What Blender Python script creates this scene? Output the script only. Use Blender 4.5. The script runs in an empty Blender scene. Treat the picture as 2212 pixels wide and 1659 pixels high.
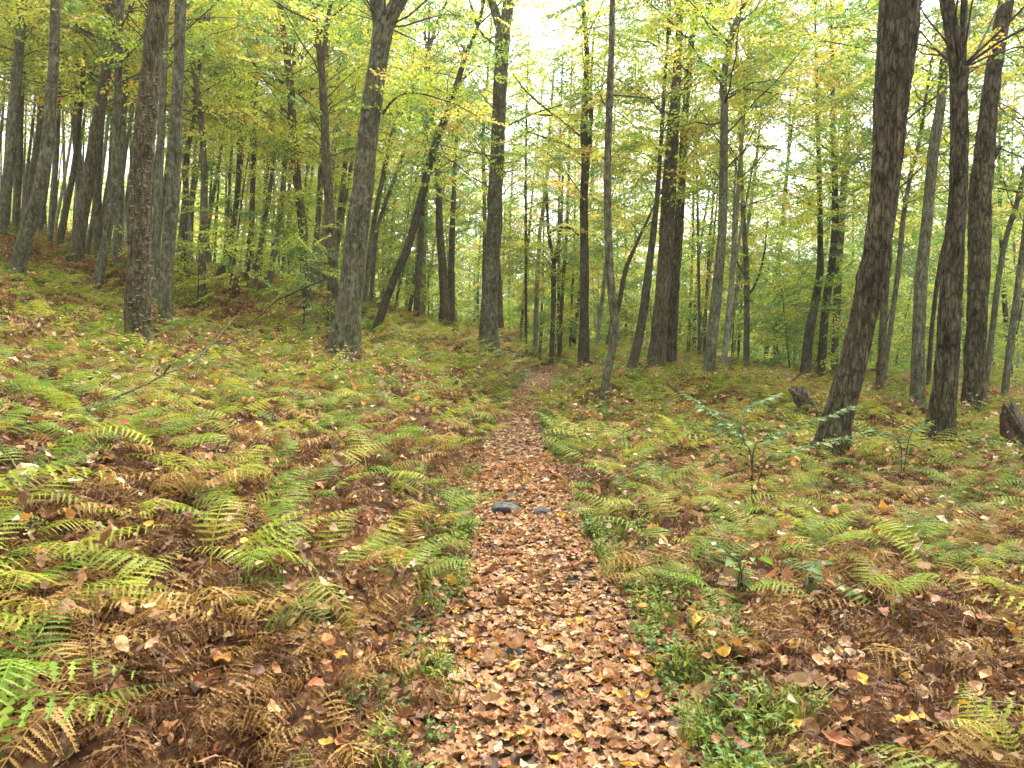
import bpy, math, random
import numpy as np

# ------------------------------------------------------------------ camera, sky, sun, exposure
SC = bpy.context.scene
COL = SC.collection
rng = np.random.default_rng(11)
random.seed(11)

PITCH = math.radians(2.48)
CAMZ = 1.6
F = 1597.0                     # focal length in pixels of a 2212 x 1659 view of the photograph
CX, CY = 1106.0, 829.5

cam_data = bpy.data.cameras.new('camera')
cam_data.sensor_width = 36.0
cam_data.lens = 36.0 * F / 2212.0
cam_data.clip_start = 0.05
cam_data.clip_end = 3000.0
cam = bpy.data.objects.new('camera', cam_data)
cam.location = (0.0, 0.0, CAMZ)
cam.rotation_euler = (math.pi / 2 - PITCH, 0.0, 0.0)
COL.objects.link(cam)
SC.camera = cam

world = bpy.data.worlds.new('World')
SC.world = world
world.use_nodes = True
wn, wl = world.node_tree.nodes, world.node_tree.links
wn.clear()
SUN_EL, SUN_AZ = math.radians(56.0), math.radians(25.0)   # azimuth clockwise from +Y
w_out = wn.new('ShaderNodeOutputWorld')
w_bg = wn.new('ShaderNodeBackground')
w_sky = wn.new('ShaderNodeTexSky')
w_sky.sky_type = 'NISHITA'
w_sky.sun_disc = False
w_sky.sun_elevation = SUN_EL
w_sky.sun_rotation = SUN_AZ
w_sky.altitude = 300.0
w_sky.air_density = 1.0
w_sky.dust_density = 6.0
w_sky.ozone_density = 1.0
w_hsv = wn.new('ShaderNodeHueSaturation')      # an even white overcast: the blue of the clear sky taken out
w_hsv.inputs['Saturation'].default_value = 0.12
w_bg.inputs['Strength'].default_value = 0.15
wl.new(w_sky.outputs[0], w_hsv.inputs['Color'])
wl.new(w_hsv.outputs[0], w_bg.inputs['Color'])
wl.new(w_bg.outputs[0], w_out.inputs['Surface'])

sun_data = bpy.data.lights.new('sun', 'SUN')
sun_data.energy = 1.5
sun_data.angle = math.radians(25.0)
sun_data.color = (1.0, 0.96, 0.9)
sun = bpy.data.objects.new('sun', sun_data)
sun.rotation_euler = (math.pi / 2 - SUN_EL, 0.0, math.pi - SUN_AZ)
COL.objects.link(sun)

SC.view_settings.view_transform = 'Standard'
SC.view_settings.look = 'None'
SC.view_settings.gamma = 1.0
SC.view_settings.use_curve_mapping = False
SC.view_settings.exposure = 2.05

SC.render.engine = 'CYCLES'
cy = SC.cycles
cy.max_bounces = 8
cy.diffuse_bounces = 6
cy.glossy_bounces = 2
cy.transmission_bounces = 6
cy.volume_bounces = 1
cy.transparent_max_bounces = 4
cy.caustics_reflective = False
cy.caustics_refractive = False
cy.use_adaptive_sampling = True
cy.adaptive_threshold = 0.03
cy.use_denoising = True
cy.denoiser = 'OPENIMAGEDENOISE'
cy.sample_clamp_indirect = 6.0

# ------------------------------------------------------------------ helpers: projection, noise
SP, CP = math.sin(PITCH), math.cos(PITCH)

def ray(px, py):
    r = (px - CX) / F
    u = (CY - py) / F
    return np.array([r, CP + u * SP, -SP + u * CP])

def at(px, py, y):
    """the point seen at photograph pixel (px, py) at distance y ahead of the camera"""
    d = ray(px, py)
    t = y / d[1]
    return np.array([d[0] * t, y, CAMZ + d[2] * t])

def proj(p):
    p = np.atleast_2d(p)
    x, y, z = p[:, 0], p[:, 1], p[:, 2] - CAMZ
    dep = y * CP - z * SP
    up = y * SP + z * CP
    dep_s = np.where(dep > 0.1, dep, 0.1)
    return CX + F * x / dep_s, CY - F * up / dep_s, dep

def _h(i, j, k, s):
    n = (i * 374761393 + j * 668265263 + k * 1274126177 + s * 974634777) & 0xFFFFFFFF
    n = ((n ^ (n >> 13)) * 1274126177) & 0xFFFFFFFF
    n = n ^ (n >> 16)
    return (n & 0xFFFFFF).astype(np.float64) / float(0xFFFFFF)

def vnoise(p, s=0):
    """value noise in -1..1 at points p (n, 3)"""
    p = np.asarray(p, dtype=np.float64)
    f = np.floor(p)
    i = f.astype(np.int64)
    t = p - f
    t = t * t * (3 - 2 * t)
    out = 0
    for a in (0, 1):
        for b in (0, 1):
            for c in (0, 1):
                w = (t[:, 0] if a else 1 - t[:, 0]) * (t[:, 1] if b else 1 - t[:, 1]) * (t[:, 2] if c else 1 - t[:, 2])
                out = out + w * _h(i[:, 0] + a, i[:, 1] + b, i[:, 2] + c, s)
    return out * 2 - 1

def n2(x, y, sc, s=0):
    x = np.atleast_1d(np.asarray(x, float)); y = np.atleast_1d(np.asarray(y, float))
    sh = np.broadcast(x, y).shape
    x = np.broadcast_to(x, sh).ravel(); y = np.broadcast_to(y, sh).ravel()
    return vnoise(np.stack([x / sc, y / sc, np.zeros_like(x) + 0.37], 1), s).reshape(sh)

def sstep(a, b, x):
    t = np.clip((x - a) / (b - a), 0, 1)
    return t * t * (3 - 2 * t)

# ------------------------------------------------------------------ the trees traced from the photograph
# key: (distance in metres, [(px, py, width in px) from the foot up], bark, label, limbs)
TREES = [
 ('a1', 18, [(-3,508,30),(12,420,27),(25,300,25),(36,180,24),(45,60,22),(48,0,22)], 'grey', 'thick grey trunk among the uppermost trees of the leafy slope', []),
 ('a2', 23, [(14,507,12),(19,430,13),(24,340,12),(27,200,11),(30,60,10)], 'grey', 'slim dark trunk close behind the thick grey one up the slope', []),
 ('a3', 23, [(32,513,18),(38,430,16),(43,350,15),(46,220,13),(52,90,11)], 'brown', 'straight brown trunk behind the lichened leaning tree high on the slope', []),
 ('a4', 14, [(28,612,44),(46,545,38),(68,470,36),(88,395,33),(103,300,30),(113,180,26),(118,80,24),(120,0,23)], 'lichen', 'trunk with a swept leaning foot and pale green lichen up the slope', []),
 ('a5', 24, [(86,514,11),(95,440,11),(108,340,11),(116,200,10)], 'grey', 'thin trunk half hidden by the leaning lichened tree', []),
 ('a6', 21, [(104,568,13),(112,470,13),(122,340,12),(128,180,11),(133,40,9)], 'grey', 'slim crooked grey trunk between the leaning lichened tree and a stout one', []),
 ('a7', 22, [(127,531,18),(145,440,16),(160,360,14),(172,250,12),(182,120,10)], 'brown', 'brown pole leaning uphill next to the stout trunk with a broken side branch', []),
 ('a8', 18.6, [(163,572,36),(172,500,31),(185,420,31),(200,330,30),(216,230,27),(230,150,25),(242,80,23),(252,0,22)], 'brown', 'stout brown trunk leaning on the slope with a bare crooked side branch', [[(226,88,9),(205,76,8),(180,66,7),(155,48,5),(132,32,4),(105,10,3)],[(243,62,16),(236,36,15),(224,0,14)]]),
 ('a9', 23, [(187,547,12),(199,484,12),(212,384,11),(222,260,9),(230,120,8)], 'grey', 'thin leaning pole just behind the stout brown slope tree', []),
 ('b0', 21, [(212,553,20),(211,470,19),(212,380,17),(218,260,14),(226,120,12)], 'brown', 'dark upright trunk in the gap beside the stout slope tree', []),
 ('b1', 16, [(210,623,24),(222,552,23),(240,452,22),(251,335,20),(255,200,18),(258,60,17),(262,0,16)], 'lichen', 'slender leaning trunk with blue green lichen at its foot', []),
 ('b2', 21, [(252,565,20),(256,470,19),(262,360,17),(268,230,14),(276,90,12)], 'grey', 'plain grey trunk behind the slender lichened one', []),
 ('b3', 11, [(300,745,66),(298,650,60),(301,560,54),(300,470,51),(306,380,49),(315,270,50),(326,160,47),(336,60,48),(344,0,47)], 'flaky', 'big flaky trunk studded with small pale bracket fungi', []),
 ('b4', 15.5, [(336,665,24),(335,560,23),(340,450,21),(346,330,18),(352,200,16),(358,60,14)], 'grey', 'grey trunk right behind the fungus studded one', []),
 ('b5', 14, [(358,692,34),(358,610,30),(366,500,30),(374,400,30),(380,280,28),(386,150,26),(391,0,25)], 'lichen', 'trunk with lichen at its base next to the fungus studded tree', []),
 ('b6', 22, [(395,610,14),(398,500,13),(402,430,13),(400,372,12),(408,310,11),(419,255,9),(430,150,7)], 'brown', 'crooked reddish brown pole behind the lichen based tree', []),
 ('b7', 18.5, [(437,645,16),(437,560,17),(440,470,18),(440,350,15),(432,235,13),(416,135,12),(406,45,10),(403,0,10)], 'grey', 'sinuous grey trunk that forks high beside a leafy low twig', [[(430,150,9),(443,80,8),(457,0,7)],[(434,258,5),(415,243,4),(397,238,4),(353,226,3)]]),
 ('b8', 24, [(476,592,17),(497,520,15),(512,430,13),(517,330,11),(518,250,10),(519,185,9)], 'brown', 'dark trunk that parts into a high open vee of two stems', [[(519,190,8),(500,135,7),(478,80,5),(455,30,4)],[(519,190,8),(532,125,7),(546,50,6),(552,0,5)]]),
 ('b9', 24, [(530,622,12),(540,520,13),(545,430,12),(550,300,10),(553,200,8),(556,100,7),(560,0,6)], 'brown', 'straight thin dark pole near the reddish stump', []),
 ('c0', 24, [(547,632,13),(562,533,12),(582,420,10),(598,300,8),(612,210,7),(625,120,6)], 'grey', 'thin pole leaning steadily downhill beyond the reddish stump', []),
 ('c1', 23, [(573,647,17),(588,570,15),(602,490,13),(612,400,11),(620,300,9)], 'grey', 'leaning grey pole just downhill of the thin pole pair', []),
 ('c2', 20, [(665,695,25),(660,600,22),(655,500,21),(641,380,19),(632,260,18),(626,170,17),(611,60,13),(603,0,12)], 'brown', 'brown S curved trunk with bare arms on both sides', [[(613,180,7),(590,168,6),(567,157,5),(547,133,4),(530,100,3)],[(638,207,6),(655,197,5),(690,190,4),(737,186,3)]]),
 ('c3', 23, [(669,645,15),(683,525,14),(691,420,13),(697,300,11),(704,180,9)], 'grey', 'grey leaning trunk squeezed between the S curved one and its forked neighbour', []),
 ('c4', 18, [(717,705,29),(720,600,25),(715,500,23),(705,350,20),(698,200,18),(691,120,15),(681,50,13),(673,0,12)], 'brown', 'upright brown trunk forking into a tight vee', [[(698,130,12),(706,60,11),(716,0,10)]]),
 ('c5', 12.2, [(738,770,78),(750,690,61),(761,600,54),(772,500,51),(785,400,48),(795,300,46),(807,200,44),(821,110,43),(829,60,48)], 'lichen', 'big leaning trunk with lichen spots that splits into two near a swollen collar', [[(824,78,36),(819,40,34),(813,0,33),(806,-60,31)],[(829,70,36),(844,34,36),(862,0,34),(890,-60,30)],[(826,247,6),(852,214,5),(894,200,4),(971,220,3),(1037,253,1)]]),
 ('c6', 24, [(787,660,13),(796,580,12),(805,500,12),(827,383,11),(851,277,10),(881,217,9),(921,127,7),(944,50,6),(967,0,5)], 'grey', 'upper one of two long poles bending over behind the lichen spotted trunk', []),
 ('c7', 28, [(800,665,10),(808,560,10),(818,483,9),(847,400,9),(871,333,8),(884,267,7),(890,180,5)], 'grey', 'thin grey pole bowing below the long bending one', []),
 ('c8', 21, [(812,712,18),(848,612,17),(881,533,18),(910,430,18),(934,333,17),(960,260,15),(981,200,14),(1000,140,11),(1014,100,10),(1031,60,8),(1046,0,6)], 'dark', 'dark trunk leaning far over towards the path from a bent foot', [[(1000,140,6),(1003,110,5),(995,95,4)]]),
 ('c9', 34, [(903,698,15),(902,600,13),(905,510,12),(911,440,11),(915,330,9),(920,200,7)], 'pale', 'pale pinkish trunk, first of a close pair past the leaning tree', []),
 ('d0', 36, [(912,702,13),(914,600,13),(917,500,11),(921,400,9),(926,280,8)], 'pale', 'pale pinkish trunk, second of a close pair past the leaning tree', []),
 ('d1', 29, [(962,716,28),(960,640,22),(955,560,19),(950,500,17),(948,430,15),(945,350,14),(938,285,12),(930,200,9)], 'brown', 'thick brown trunk of a double tree uphill of the path bend', []),
 ('d2', 30, [(976,718,19),(975,600,15),(977,500,13),(980,430,11),(983,350,9),(990,250,7)], 'brown', 'thinner brown trunk touching the double tree', []),
 ('d3', 21, [(1054,762,56),(1056,705,41),(1060,600,36),(1067,500,35),(1070,400,33),(1076,300,31),(1080,200,31),(1084,120,32),(1087,75,34)], 'lichen', 'big straight trunk with a flared foot and grey lichen higher up beside the path bend', [[(1084,80,20),(1074,40,19),(1062,0,18),(1050,-50,16)],[(1088,84,26),(1094,40,25),(1098,0,24),(1102,-50,22)],[(1068,97,7),(1038,70,6),(1024,33,5),(1014,0,4)],[(1072,375,6),(1092,372,4),(1110,368,2)]]),
 ('d4', 27, [(1083,732,14),(1081,680,13),(1079,620,11),(1077,560,8)], 'brown', 'broken brown trunk tucked behind the flared one', []),
 ('d5', 33, [(1045,735,10),(1046,600,10),(1047,480,9),(1044,300,8),(1049,230,7),(1056,120,5)], 'brown', 'thin brown trunk just uphill of the flared one', []),
 ('d6', 31, [(1136,738,7),(1136,620,6),(1136,500,6),(1136,340,5),(1139,200,4)], 'dark', 'very thin upright stem past the path bend', []),
 ('d7', 35, [(1156,742,11),(1161,602,10),(1166,502,9),(1172,465,9),(1181,383,8),(1190,250,6)], 'pale', 'pale slim trunk standing past the path bend', []),
 ('d8', 32, [(1192,750,11),(1195,680,11),(1196,602,12),(1197,570,11)], 'grey', 'wishbone forked slim tree past the path bend', [[(1197,576,9),(1190,535,8),(1184,490,7),(1180,400,5)],[(1197,576,9),(1207,525,8),(1213,470,6),(1216,380,4)]]),
 ('d9', 32, [(1210,752,9),(1214,650,8),(1222,535,7),(1228,400,6),(1232,250,5)], 'brown', 'thin stem next to the wishbone forked tree', []),
 ('e0', 21.5, [(1261,780,27),(1262,690,21),(1263,600,20),(1262,500,19),(1262,420,18),(1265,350,19),(1262,280,18),(1265,200,15),(1268,120,12),(1262,40,10),(1258,0,9)], 'dark', 'dark straight trunk with long bare arms reaching over the path', [[(1252,333,5),(1215,310,5),(1170,295,4),(1137,283,3)],[(1252,294,6),(1215,262,5),(1171,228,5),(1135,195,4),(1107,160,3)],[(1255,248,5),(1200,249,4),(1150,246,3),(1125,240,2)],[(1250,508,6),(1234,494,6),(1213,491,5),(1187,503,4)],[(1275,330,8),(1276,240,8),(1278,150,6),(1284,60,5)]]),
 ('e1', 12.4, [(1304,868,21),(1311,812,19),(1322,760,18),(1327,700,19),(1322,640,18),(1317,580,17),(1314,500,17),(1312,400,16),(1314,300,16),(1317,200,15),(1321,100,13),(1323,0,12)], 'lichen', 'slender wavy trunk rising alone from the ferns at the path edge', [[(1311,228,4),(1302,219,4),(1297,205,3)],[(1322,205,4),(1380,210,3),(1420,214,2)]]),
 ('e2', 30, [(1290,760,10),(1294,700,9),(1302,640,9),(1310,560,8),(1316,460,6)], 'pale', 'pale leaning stem behind the wavy trunk', []),
 ('e3', 27, [(1312,752,12),(1322,705,12),(1335,665,12),(1351,585,11),(1371,535,8),(1392,490,6)], 'brown', 'bent brown stem crossing behind the wavy trunk', []),
 ('e4', 18.5, [(1368,787,24),(1385,700,20),(1397,620,19),(1407,540,15),(1415,470,13),(1420,420,11),(1428,300,9)], 'dark', 'dark trunk leaning against the two thick trunks past the bend', []),
 ('e5', 19.5, [(1415,806,50),(1421,740,38),(1428,660,34),(1435,580,33),(1440,500,34),(1446,400,33),(1452,300,28),(1460,200,22),(1466,100,18),(1468,40,15),(1470,0,14)], 'brown', 'thickest brown trunk in front of its twin on the level side of the path', []),
 ('e6', 21, [(1448,800,27),(1453,700,24),(1458,600,23),(1465,500,22),(1471,420,20),(1480,250,16),(1491,120,14),(1503,20,13)], 'rough', 'trunk with a torn hollow pressed against the thickest brown one', []),
 ('e7', 28, [(1510,775,8),(1510,640,7),(1508,520,6),(1506,400,5),(1503,250,4)], 'grey', 'hair thin stem between the twin trunks and a curving tree', []),
 ('e8', 16, [(1530,815,28),(1539,720,26),(1548,640,25),(1555,560,22),(1560,490,20),(1563,367,19),(1565,233,17),(1562,183,16),(1572,117,13),(1588,50,11),(1612,0,9)], 'grey', 'curving trunk with leafy arms that turns aside near its top', [[(1556,165,5),(1520,135,4),(1475,126,3),(1440,118,2)],[(1572,90,5),(1537,55,4),(1495,17,3)],[(1574,204,5),(1608,193,4),(1662,200,3),(1715,208,2)],[(1572,165,3),(1590,145,3),(1612,128,2)]]),
 ('e9', 20, [(1562,806,14),(1572,700,14),(1580,620,13),(1582,592,12)], 'pale', 'slim tree with two bare whitish stems from a low fork', [[(1582,600,7),(1583,520,6),(1586,430,5),(1590,330,4)],[(1582,600,7),(1597,520,6),(1612,433,5),(1630,345,4)]]),
 ('f0', 25, [(1612,808,16),(1613,670,14),(1612,569,13),(1607,490,11),(1602,380,9),(1598,250,7)], 'grey', 'smooth grey trunk carrying deep green sprays', [[(1615,640,6),(1638,600,5),(1652,540,4),(1658,470,3)],[(1611,600,4),(1596,575,4),(1588,550,3)]]),
 ('f1', 22, [(1738,818,26),(1748,719,23),(1761,652,20),(1771,590,17),(1772,517,14),(1770,400,12),(1768,320,10)], 'dark', 'dark leaning trunk behind the big elbowed tree', []),
 ('f2', 22.5, [(1772,835,21),(1778,735,20),(1785,652,20),(1795,585,19),(1803,500,17),(1804,400,15),(1800,300,12),(1798,180,9)], 'dark', 'dark greenish trunk standing close to the elbowed tree', []),
 ('f3', 25, [(1800,830,17),(1806,700,17),(1813,560,17),(1820,440,17),(1828,330,15),(1834,200,11)], 'grey', 'grey trunk hidden at its foot by the elbowed tree', []),
 ('f4', 9.0, [(1793,985,95),(1806,920,72),(1824,850,63),(1843,780,62),(1861,700,60),(1876,640,66),(1886,600,76),(1893,568,70),(1897,520,63),(1905,450,64),(1918,333,68),(1925,233,76),(1936,120,86),(1945,0,94)], 'rough', 'massive furrowed trunk leaning with a knobbly elbow', [[(1820,654,4),(1795,658,3),(1768,663,2)],[(1818,670,4),(1780,669,3),(1732,676,2)]]),
 ('f5', 16, [(1899,876,20),(1905,760,18),(1911,640,18),(1920,520,16),(1930,400,14)], 'brown', 'forked brown trunk directly behind the elbowed tree', []),
 ('f6', 18, [(1904,860,11),(1925,700,12),(1942,569,13),(1950,480,12),(1966,383,10),(1986,305,9),(2002,200,7)], 'grey', 'thin leaning stem crossing behind the elbowed tree', []),
 ('f7', 13.3, [(1982,890,35),(1982,800,31),(1985,700,30),(1990,600,30),(2000,502,27),(2010,400,26),(2020,300,25),(2033,220,23),(2040,120,20),(2046,40,17)], 'grey', 'smooth bowed trunk between the elbowed tree and the forked furrowed one', [[(2012,228,5),(1990,215,4),(1978,203,3)]]),
 ('f8', 20, [(2004,848,11),(2014,702,11),(2031,569,10),(2046,500,9),(2058,380,7)], 'dark', 'thin dark stem just behind the smooth bowed trunk', []),
 ('f9', 10, [(2030,955,74),(2037,880,60),(2045,800,56),(2050,700,53),(2056,600,50),(2063,502,45),(2069,430,42),(2073,330,40),(2072,230,40),(2072,150,42)], 'rough', 'tall furrowed trunk that forks into one thick and one thin stem', [[(2070,170,36),(2061,90,35),(2050,30,34),(2040,-40,33)],[(2076,170,22),(2080,90,19),(2083,0,16),(2086,-60,14)]]),
 ('g0', 13.7, [(2098,888,56),(2105,800,50),(2110,700,48),(2114,600,49),(2116,500,54),(2119,400,52),(2126,333,46),(2136,233,40),(2155,100,37),(2173,0,36)], 'rough', 'furrowed trunk with a broken side stub leaning out behind the forked one', [[(2130,370,18),(2148,336,15),(2161,316,12)]]),
 ('g1', 18, [(2124,865,16),(2141,735,15),(2157,602,14),(2172,519,14),(2193,450,13),(2210,383,12),(2230,280,10)], 'grey', 'slender grey trunk leaning away past the stub bearing one', []),
 ('g2', 17, [(2167,872,19),(2184,735,17),(2201,602,16),(2214,500,14),(2225,380,12)], 'grey', 'grey leaning trunk above the split weathered log', []),
]

# ------------------------------------------------------------------ terrain
SL = 60.0 / F                                   # the path climbs gently
edge_px = [(1659,905,1540),(1500,945,1460),(1300,985,1370),(1200,990,1300),(1100,1000,1262),(1000,1030,1215),
           (950,1045,1180),(900,1065,1175),(850,1100,1195),(820,1135,1208),(798,1163,1222)]
_py, _pc, _pw = [-12.0, 0.0], [0.15, 0.17], [0.5, 0.5]
for yy, l, r in edge_px:
    d0, d1 = ray(l, yy), ray(r, yy)
    t0 = CAMZ / (SL * d0[1] - d0[2]); t1 = CAMZ / (SL * d1[1] - d1[2])
    _py.append(d0[1] * t0); _pc.append((d0[0] * t0 + d1[0] * t1) / 2); _pw.append((d1[0] * t1 - d0[0] * t0) / 2)
_py += [31.0, 36.0, 44.0, 60.0]; _pc += [1.5, 0.6, -2.5, -8.0]; _pw += [0.45, 0.45, 0.45, 0.45]
_py, _pc, _pw = map(np.array, (_py, _pc, _pw))

def path_c(y): return np.interp(y, _py, _pc)
def path_w(y): return np.interp(y, _py, _pw)

def base_h(x, y):
    x = np.asarray(x, float); y = np.asarray(y, float)
    s = path_c(np.clip(y, -12, 60)) - x
    yf = np.clip(y, -20, 28)
    h = SL * yf
    sl = np.maximum(s - 0.5, 0)
    rise = 0.27 * (np.sqrt(sl * sl + 0.25) - 0.5)
    rise = np.where(rise > 4.2, 4.2 + 2.6 * (1 - np.exp(-(rise - 4.2) / 2.6)), rise)
    sr = np.maximum(-s - 0.5, 0)
    fall = -0.033 * np.minimum(sr, 30)
    wleft = sstep(1.0, 9.0, s)
    over = np.maximum(y - 28, 0)
    far = np.minimum(over, 40) * (0.04 * wleft - 0.075 * (1 - wleft))
    return h + rise + fall + far

_cx, _cyy, _cr = [], [], []
for key, d, pts, bark, lab, limbs in TREES:
    p = at(pts[0][0], pts[0][1], d)
    hide = 0.26 if d < 16 else 0.24
    _cx.append(p[0]); _cyy.append(d); _cr.append(p[2] - hide - float(base_h(p[0], d)))
_cx, _cyy, _cr = map(np.array, (_cx, _cyy, _cr))
_cr = np.clip(_cr, -1.2, 1.2)

def H(x, y, fine=True):
    x = np.asarray(x, float); y = np.asarray(y, float)
    sh = np.broadcast(x, y).shape
    x = np.broadcast_to(x, sh).ravel(); y = np.broadcast_to(y, sh).ravel()
    h = base_h(x, y)
    num = np.zeros_like(x); den = np.zeros_like(x) + 0.1
    for cx_, cy_, r_ in zip(_cx, _cyy, _cr):
        sg = 1.3 + 0.05 * cy_
        w = np.exp(-((x - cx_) ** 2 + (y - cy_) ** 2) / (2 * sg * sg))
        num += w * r_; den += w
    pd = np.abs(x - path_c(np.clip(y, -12, 60)))
    keep = sstep(0.3, 2.2, pd)
    h = h + keep * num / den
    bank = sstep(0.0, 0.45, pd - path_w(np.clip(y, -12, 60)))
    left_ = x < path_c(np.clip(y, -12, 60))
    h = h + np.where(left_, .32 * sstep(0, .75, pd - path_w(np.clip(y, -12, 60))) * (1 - .8 * sstep(1.5, 4.5, pd)), .1 * bank) * (y < 34)
    if fine:
        h = h + (0.11 * n2(x, y, 2.3, 3) + 0.05 * n2(x, y, 0.9, 4)) * bank + 0.015 * n2(x, y, 0.5, 5)
    return h.reshape(sh)

def h1(x, y): return float(H(np.array([x]), np.array([y]))[0])

# ------------------------------------------------------------------ materials
def new_mat(name):
    m = bpy.data.materials.new(name); m.use_nodes = True
    nt = m.node_tree; nt.nodes.clear()
    return m, nt.nodes, nt.links

def rgb(c): return (c[0], c[1], c[2], 1.0)

def ramp(N, stops):
    r = N.new('ShaderNodeValToRGB')
    e = r.color_ramp.elements
    e[0].position, e[0].color = stops[0][0], rgb(stops[0][1])
    e[1].position, e[1].color = stops[-1][0], rgb(stops[-1][1])
    for p, c in stops[1:-1]:
        k = e.new(p); k.color = rgb(c)
    return r

def leaf_mat(name, stops, transl=0.4, rough=0.55, spec=0.25, per_object=0.3, spots=None, attr='tint', through=None):
    """thin leaf: colour along a ramp picked by the leaf's own tint and by the plant it sits on"""
    m, N, L = new_mat(name)
    out = N.new('ShaderNodeOutputMaterial')
    at_ = N.new('ShaderNodeAttribute'); at_.attribute_name = attr
    oi = N.new('ShaderNodeObjectInfo')
    mx = N.new('ShaderNodeMath'); mx.operation = 'MULTIPLY_ADD'
    sub = N.new('ShaderNodeMath'); sub.operation = 'SUBTRACT'; sub.inputs[1].default_value = 0.5
    L.new(oi.outputs['Random'], sub.inputs[0])
    L.new(sub.outputs[0], mx.inputs[0]); mx.inputs[1].default_value = per_object * 2
    L.new(at_.outputs['Fac'], mx.inputs[2])
    r = ramp(N, stops)
    L.new(mx.outputs[0], r.inputs[0])
    colr = r.outputs[0]
    if spots:
        tc = N.new('ShaderNodeTexCoord')
        nz = N.new('ShaderNodeTexNoise'); nz.inputs['Scale'].default_value = spots[0]; nz.inputs['Detail'].default_value = 3
        L.new(tc.outputs['Object'], nz.inputs['Vector'])
        rr = ramp(N, [(spots[2], (0, 0, 0)), (spots[2] + 0.12, (1, 1, 1))])
        L.new(nz.outputs['Fac'], rr.inputs[0])
        mc = N.new('ShaderNodeMixRGB'); mc.inputs['Color2'].default_value = rgb(spots[1])
        L.new(rr.outputs[0], mc.inputs['Fac']); L.new(colr, mc.inputs['Color1'])
        colr = mc.outputs[0]
    b = N.new('ShaderNodeBsdfPrincipled')
    b.inputs['Roughness'].default_value = rough
    b.inputs['Specular IOR Level'].default_value = spec
    t = N.new('ShaderNodeBsdfTranslucent')
    L.new(colr, b.inputs['Base Color']); L.new(colr, t.inputs['Color'])
    ms = N.new('ShaderNodeMixShader'); ms.inputs[0].default_value = transl
    L.new(b.outputs[0], ms.inputs[1]); L.new(t.outputs[0], ms.inputs[2])
    if through:                      # thin crown leaves: they pass on about as much light as they send back
        ad = N.new('ShaderNodeAddShader')
        mt = N.new('ShaderNodeMixRGB'); mt.blend_type = 'MULTIPLY'; mt.inputs['Fac'].default_value = 1.0
        mt.inputs['Color2'].default_value = (through, through, through, 1)
        L.new(colr, mt.inputs['Color1']); L.new(mt.outputs[0], t.inputs['Color'])
        L.new(b.outputs[0], ad.inputs[0]); L.new(t.outputs[0], ad.inputs[1]); L.new(ad.outputs[0], out.inputs['Surface'])
    else:
        L.new(ms.outputs[0], out.inputs['Surface'])
    return m

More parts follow.
